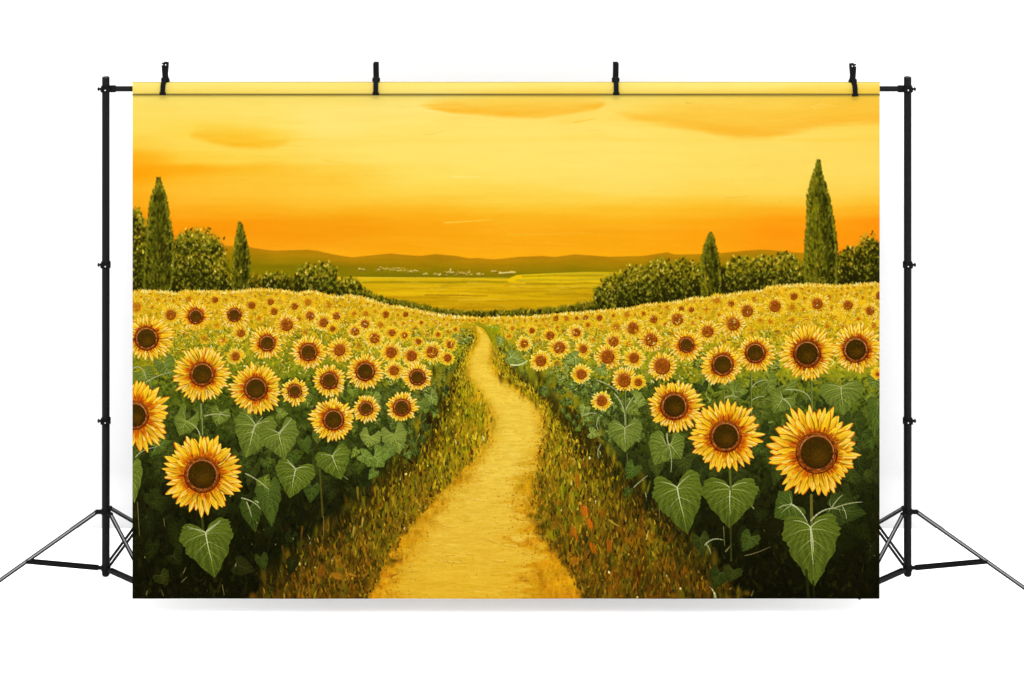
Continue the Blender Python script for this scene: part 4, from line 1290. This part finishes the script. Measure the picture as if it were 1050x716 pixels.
def stand(label, u, side):
    """side: -1 left stand, +1 right stand (knobs and outer leg point outwards)"""
    t = thing('light_stand', label, 'stand', (wx(u), 0, 0), 'stands holding the crossbar')
    B = Vector((0, 0, 0))
    # telescoping pole
    bm = bmesh.new()
    add_tube(bm, (0, 0, wz(589)), (0, 0, wz(434)), 4.0 * K, n=32)
    add_tube(bm, (0, 0, wz(434)), (0, 0, wz(274)), 3.92 * K, n=32)
    add_tube(bm, (0, 0, wz(274)), (0, 0, wz(94)), 3.88 * K, n=32)
    obj('pole', bm, M_TUBE, t)
    bm = bmesh.new()
    add_lathe(bm, (0, 0, wz(590.5)), (0, 0, 1), [(0, 2.8 * K), (.4 * K, 3.3 * K), (3 * K, 3.4 * K), (3.4 * K, 4.15 * K), (5 * K, 4.15 * K)], 28)
    obj('pole_foot', bm, M_RUBBER, t)
    # clamps with their wing knobs
    for v in (271.5, 431.5, 91.3):
        bm = bmesh.new()
        add_lathe(bm, (0, 0, wz(v + 3.4)), (0, 0, 1), [(0, 4.3 * K), (.5 * K, 5.0 * K), (6.1 * K, 5.0 * K), (6.8 * K, 4.3 * K)], 28)
        add_box(bm, (side * -.2 * K, -4.7 * K, wz(v)), 9.6 * K, 1.8 * K, 3.8 * K)
        c = obj('collar', bm, M_PLASTIC, t, bevel=.0006)
        bm = bmesh.new()
        add_lathe(bm, (side * 4.6 * K, -.6 * K, wz(v)), (side, 0, 0), [(0, 1.5 * K), (1.2 * K, 1.5 * K), (1.25 * K, 1.0 * K), (1.9 * K, 1.0 * K), (2.0 * K, 1.7 * K), (3.5 * K, 1.55 * K), (3.8 * K, 1.1 * K)], 16)
        add_box(bm, (side * 7.2 * K, -.6 * K, wz(v)), 1.3 * K, 1.6 * K, 3.6 * K)
        obj('knob', bm, M_PLASTIC, c, bevel=.0004)
        bm = bmesh.new()
        add_lathe(bm, (-.3 * K * side, -5.5 * K, wz(v)), (0, -1, 0), [(0, .62 * K), (.35 * K, .6 * K), (.5 * K, .35 * K)], 14)
        obj('screw', bm, M_SCREW, c)
    # spigot above the top clamp
    bm = bmesh.new()
    add_tube(bm, (0, 0, wz(94)), (0, 0, wz(79.6)), 3.86 * K, n=32)
    add_lathe(bm, (0, 0, wz(79.6)), (0, 0, 1), [(0, 3.86 * K), (.5 * K, 3.6 * K), (.6 * K, 0.5 * K)], 32)
    obj('spigot', bm, M_TUBE, t)
    # tripod: upper yoke, lower hub, three legs with their braces
    bm = bmesh.new()
    add_lathe(bm, (0, 0, wz(527)), (0, 0, 1), [(0, 4.6 * K), (.6 * K, 5.2 * K), (4.2 * K, 5.2 * K), (5 * K, 4.5 * K)], 28)
    az = [(-4, 175, 524), (222, 0, 0), (105, 0, 0)]
    azs = [-3, 228, 105] if side > 0 else [183, 312, 75]
    for a in azs:
        p = polar(B, a, 5, 524.8)
        q = polar(B, a, 10.8, 524.8)
        add_bar(bm, p, q, 4.2 * K, 3.2 * K)
    obj('leg_yoke', bm, M_PLASTIC, t, bevel=.0006)
    bm = bmesh.new()
    add_lathe(bm, (0, 0, wz(585)), (0, 0, 1), [(0, 4.4 * K), (.6 * K, 5.0 * K), (4.6 * K, 5.0 * K), (5.4 * K, 4.4 * K)], 28)
    for a in azs:
        add_bar(bm, polar(B, a, 4.6, 582.3), polar(B, a, 8.6, 582.0), 3.4 * K, 2.8 * K)
    obj('lower_hub', bm, M_PLASTIC, t, bevel=.0006)
    R1, VJ = 80.0, 573.5
    slope = (VJ - 525.0) / (R1 - 9.5)
    for k, a in enumerate(azs):
        rend = {0: 126.0, 1: 89.0 if side > 0 else 88.0, 2: 124.0}[k]
        vend = 525.0 + slope * (rend - 9.5)
        p, q = polar(B, a, 9.5, 525.0), polar(B, a, rend, vend)
        up = Vector((0, -1, .8)) if k != 1 else Vector((0, -.5, 1))
        bm = bmesh.new()
        add_bar(bm, p, q, 3.9 * K, 1.5 * K, up, 0)
        add_bar(bm, p, q, 1.4 * K, .5 * K, up, 1, off=.85 * K)
        lg = obj('leg', bm, [M_LEG, M_GREY], t, smooth_=False)
        bm = bmesh.new()
        d = (q - p).normalized()
        add_tube(bm, q - d * 5 * K, q + d * 1.5 * K, 2.1 * K, n=16)
        obj('rubber_foot', bm, M_RUBBER, lg)
        j = polar(B, a, R1, VJ)
        h = polar(B, a, 7.5, 582.0)
        s = (j - h).normalized().cross(Vector((0, 0, 1))).normalized()
        bm = bmesh.new()
        for g in (-1, 1):                     # twin flat struts
            add_bar(bm, h + s * g * 2.1 * K, j + s * g * 2.1 * K, .9 * K, 3.6 * K)
        add_tube(bm, j - s * 3.0 * K, j + s * 3.0 * K, 1.0 * K, n=12)
        obj('brace', bm, M_LEG, t, bevel=.0003, smooth_=False)
    return t


stand('black tripod stand at the left end of the crossbar, outer leg reaching left', 108.5, -1)
stand('black tripod stand at the right end of the crossbar, outer leg reaching right', 930.7, 1)

# ---- crossbar -------------------------------------------------------------------
t = thing('crossbar', 'black horizontal tube between the two stands, threaded through the top hem of the backdrop', 'crossbar', (0, 0, wz(91.2)))
YB = 0.0
bm = bmesh.new()
add_tube(bm, (wx(113.5), YB, 0), (wx(925.8), YB, 0), 2.7 * K, n=24)
obj('tube', bm, M_TUBE, t)
for sd, u in ((-1, 113.0), (1, 926.3)):
    bm = bmesh.new()
    add_lathe(bm, (wx(u), YB, 0), (-sd, 0, 0), [(0, 3.3 * K), (.5 * K, 3.6 * K), (5.2 * K, 3.6 * K), (5.8 * K, 3.2 * K)], 24)
    obj('end_sleeve', bm, M_PLASTIC, t)

# ---- backdrop -------------------------------------------------------------------
def srgb2lin(c):
    return np.where(c <= .04045, c / 12.92, ((c + .055) / 1.055) ** 2.4)


bd = thing('photo_backdrop', 'printed cloth backdrop of a sunflower field with a yellow path, hanging from the crossbar', 'backdrop', (0, 0, wz(614)))
PIC = paint()
D_CAM = 6.5
HZ = -553.0                                # eye level, in print units


def lean(v):
    """the lower part of the cloth hangs forward over the stands' inner legs"""
    t = np.clip((v - 100) / 514.0, 0, 1)
    return -.004 - .19 * (0.35 * t + .65 * t * t)


def cloth(name, v0, v1, depth, step=1):
    r0, r1 = int(round((v0 - Y0) * S)), int(round((v1 - Y0) * S))
    pic = PIC[r0:r1 + 1]
    h, w = pic.shape[:2]
    U = X0 + np.arange(w) / S
    V = v0 + np.arange(h) / S
    dep = depth(V)
    f = (D_CAM + dep) / D_CAM              # the cloth narrows a little towards its foot
    X = (U[None, :] - CX) * K * f[:, None]
    Z = ((FLOOR - HZ) * K - (V - HZ) * K * f)[:, None] + np.zeros((1, w)) - wz(614)
    Yc = dep[:, None] + 0.0006 * np.sin(U / 31.0 + 1)[None, :] * np.ones((h, 1))
    co = np.stack([X, Yc, Z], -1).reshape(-1, 3).astype(np.float32)
    idx = np.arange(h * w, dtype=np.int32).reshape(h, w)
    q = np.stack([idx[:-1, :-1], idx[1:, :-1], idx[1:, 1:], idx[:-1, 1:]], -1).reshape(-1)
    me = bpy.data.meshes.new(name)
    me.vertices.add(h * w)
    me.vertices.foreach_set('co', co.ravel())
    nf = (h - 1) * (w - 1)
    me.loops.add(nf * 4)
    me.loops.foreach_set('vertex_index', q)
    me.polygons.add(nf)
    me.polygons.foreach_set('loop_start', np.arange(0, nf * 4, 4, dtype=np.int32))
    me.polygons.foreach_set('use_smooth', np.ones(nf, bool))
    me.update(calc_edges=True)
    ca = me.color_attributes.new('print', 'FLOAT_COLOR', 'POINT')
    rgba = np.ones((h * w, 4), np.float32)
    rgba[:, :3] = np.clip(srgb2lin(pic.reshape(-1, 3)) / E_PRINT, 0, 1)
    ca.data.foreach_set('color', rgba.ravel())
    me.materials.append(M_PRINT)
    o = bpy.data.objects.new(name, me)
    link(o, bd)
    return o


cloth('printed_cloth', 95.0, 614.0, lean)


def hem(v):
    """rolled top hem round the crossbar, its lower lip standing off the cloth"""
    t = (v - 85.0) / 11.0
    return -.0095 - .003 * np.sin(np.clip(t, 0, 1) * math.pi) - .003 * t


cloth('rod_pocket', 85.0, 96.0, hem)
# back of the hem and its closed top, so that it is a real sleeve
bm = bmesh.new()
prev = None
zt = wz(85) - wz(614)
for (y, z) in [(-.0094, zt - .0002), (-.0085, zt + .0012), (-.004, zt + .0022), (.004, zt + .0016), (.0095, zt - .004), (.0105, zt - .014), (.008, zt - .026), (.002, zt - .031)]:
    ring = [bm.verts.new((x, y, z)) for x in (wx(136), wx(902))]
    if prev:
        bm.faces.new((prev[0], prev[1], ring[1], ring[0]))
    prev = ring
obj('pocket_back', bm, M_BACK, bd)


# dark ochre cord standing in for the shadow line under the sleeve
M_HEM_SHADE = mat('ochre_hem_shade', (.085, .063, .014), .9, .02)
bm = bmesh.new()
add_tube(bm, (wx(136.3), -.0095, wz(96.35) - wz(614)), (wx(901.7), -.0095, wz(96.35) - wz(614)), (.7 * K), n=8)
obj('hem_shade_cord', bm, M_HEM_SHADE, bd)


# ---- spring clamps --------------------------------------------------------------
def clamp_mesh(parent):
    """side profile in x-z, turned on its post by the thing's rotation; origin at the pivot"""
    arm = [(-3.4, 17.5), (-1.9, 18.0), (-1.0, 16.4), (.2, 9), (1.4, 4.2), (3.0, 1.0), (5.6, -1.6), (6.9, -5.0), (7.3, -9.0), (7.4, -12.6), (6.6, -13.9), (5.6, -13.2), (5.4, -8.5), (4.4, -3.6), (.2, -1.0), (-1.0, 2.0), (-2.6, 9.0), (-3.6, 14.6)]
    for sx in (1, -1):
        bm = bmesh.new()
        w0, w1 = (-2.9, 2.9) if sx > 0 else (-2.5, 2.5)
        add_outline(bm, [(p[0] * sx * K, p[1] * K) for p in arm], w0 * K, w1 * K)
        bmesh.ops.recalc_face_normals(bm, faces=bm.faces)
        a = obj('clamp_arm', bm, M_PLASTIC, parent, bevel=.0012)
        bm = bmesh.new()
        add_bar(bm, (6.2 * sx * K, 0, -14.2 * K), (6.2 * sx * K, 0, -11.4 * K), 1.8 * K, 6.6 * K, (0, 1, 0))
        obj('jaw_pad', bm, M_RUBBER, a, bevel=.0005)
        bm = bmesh.new()
        for g in (-1.7, 1.7):
            add_lathe(bm, (-2.2 * sx * K, g * K, 16.0 * K), (-sx, 0, 0), [(0, .75 * K), (1.5 * K, .75 * K), (1.8 * K, .5 * K)], 12)
        obj('handle_rivet', bm, M_SCREW, a)
    bm = bmesh.new()
    add_tube(bm, (0, -3.9 * K, 0), (0, 3.9 * K, 0), 2.0 * K, n=18)
    for k in range(5):
        y = (-2.4 + k * 1.2) * K
        add_lathe(bm, (0, y - .4 * K, 0), (0, 1, 0), [(0, 2.3 * K), (.2 * K, 2.6 * K), (.6 * K, 2.6 * K), (.8 * K, 2.3 * K)], 18)
    obj('spring', bm, M_PLASTIC, parent)


def clamp(label, u, v, turn, tilt):
    c = thing('spring_clamp', label, 'clamp', (wx(u), -.003, wz(v)), 'spring clamps gripping the top hem')
    # turn 0 = jaws open front to back (seen edge-on)
    c.rotation_euler = (0, math.radians(tilt), math.radians(turn))
    return c


specs = [('black spring clamp nearest the left stand, seen half from the side with its handles splayed', 169.6, 81.6, 76, 2),
         ('narrow black spring clamp on the hem, second from the left stand', 385.8, 81.6, 89, 0),
         ('narrow black spring clamp on the hem, second from the right stand', 631.2, 81.6, 93, 1),
         ('black spring clamp nearest the right stand, seen half from the side with its handles splayed', 874.2, 83.0, 104, 2)]
first = clamp(*specs[0])
clamp_mesh(first)
for sp in specs[1:]:
    c = clamp(*sp)
    for ch in list(first.children):
        d = ch.copy()
        link(d, c)
        for g in list(ch.children):
            if g.name.startswith('handle_rivet') and sp[0].startswith('narrow'):
                continue                      # only the outer two clamps show bright rivets
            e = g.copy()
            link(e, d)

# ---- lights -----------------------------------------------------------------------
w = bpy.data.worlds.new("World")
scene.world = w
w.use_nodes = True
bg = w.node_tree.nodes['Background']
bg.inputs['Color'].default_value = (1, 1, 1, 1)
bg.inputs['Strength'].default_value = 2.75


def area(name, loc, target, sx, sy, power):
    l = bpy.data.lights.new(name, 'AREA')
    l.shape = 'RECTANGLE'
    l.size, l.size_y = sx, sy
    l.energy = power
    o = bpy.data.objects.new(name, l)
    o.location = loc
    o.rotation_euler = (Vector(target) - Vector(loc)).to_track_quat('-Z', 'Y').to_euler()
    link(o)
    return o


area('softbox_key', (0, -7.0, 7.5), (0, 0, .8), 5.0, 2.5, 1015)

# ---- camera -----------------------------------------------------------------------
cam = bpy.data.cameras.new('camera')
co = bpy.data.objects.new('camera', cam)
link(co)
co.location = (wx(525), -D_CAM, (FLOOR - HZ) * K)
co.rotation_euler = (math.radians(90), 0, 0)
cam.sensor_width = 36
cam.sensor_fit = 'HORIZONTAL'
cam.lens = D_CAM / K / 1050 * 36
cam.shift_y = -(358 - HZ) / 1050
cam.clip_end = 200
scene.camera = co

scene.view_settings.view_transform = 'Standard'
scene.view_settings.look = 'None'
scene.view_settings.exposure = 0
scene.view_settings.gamma = 1
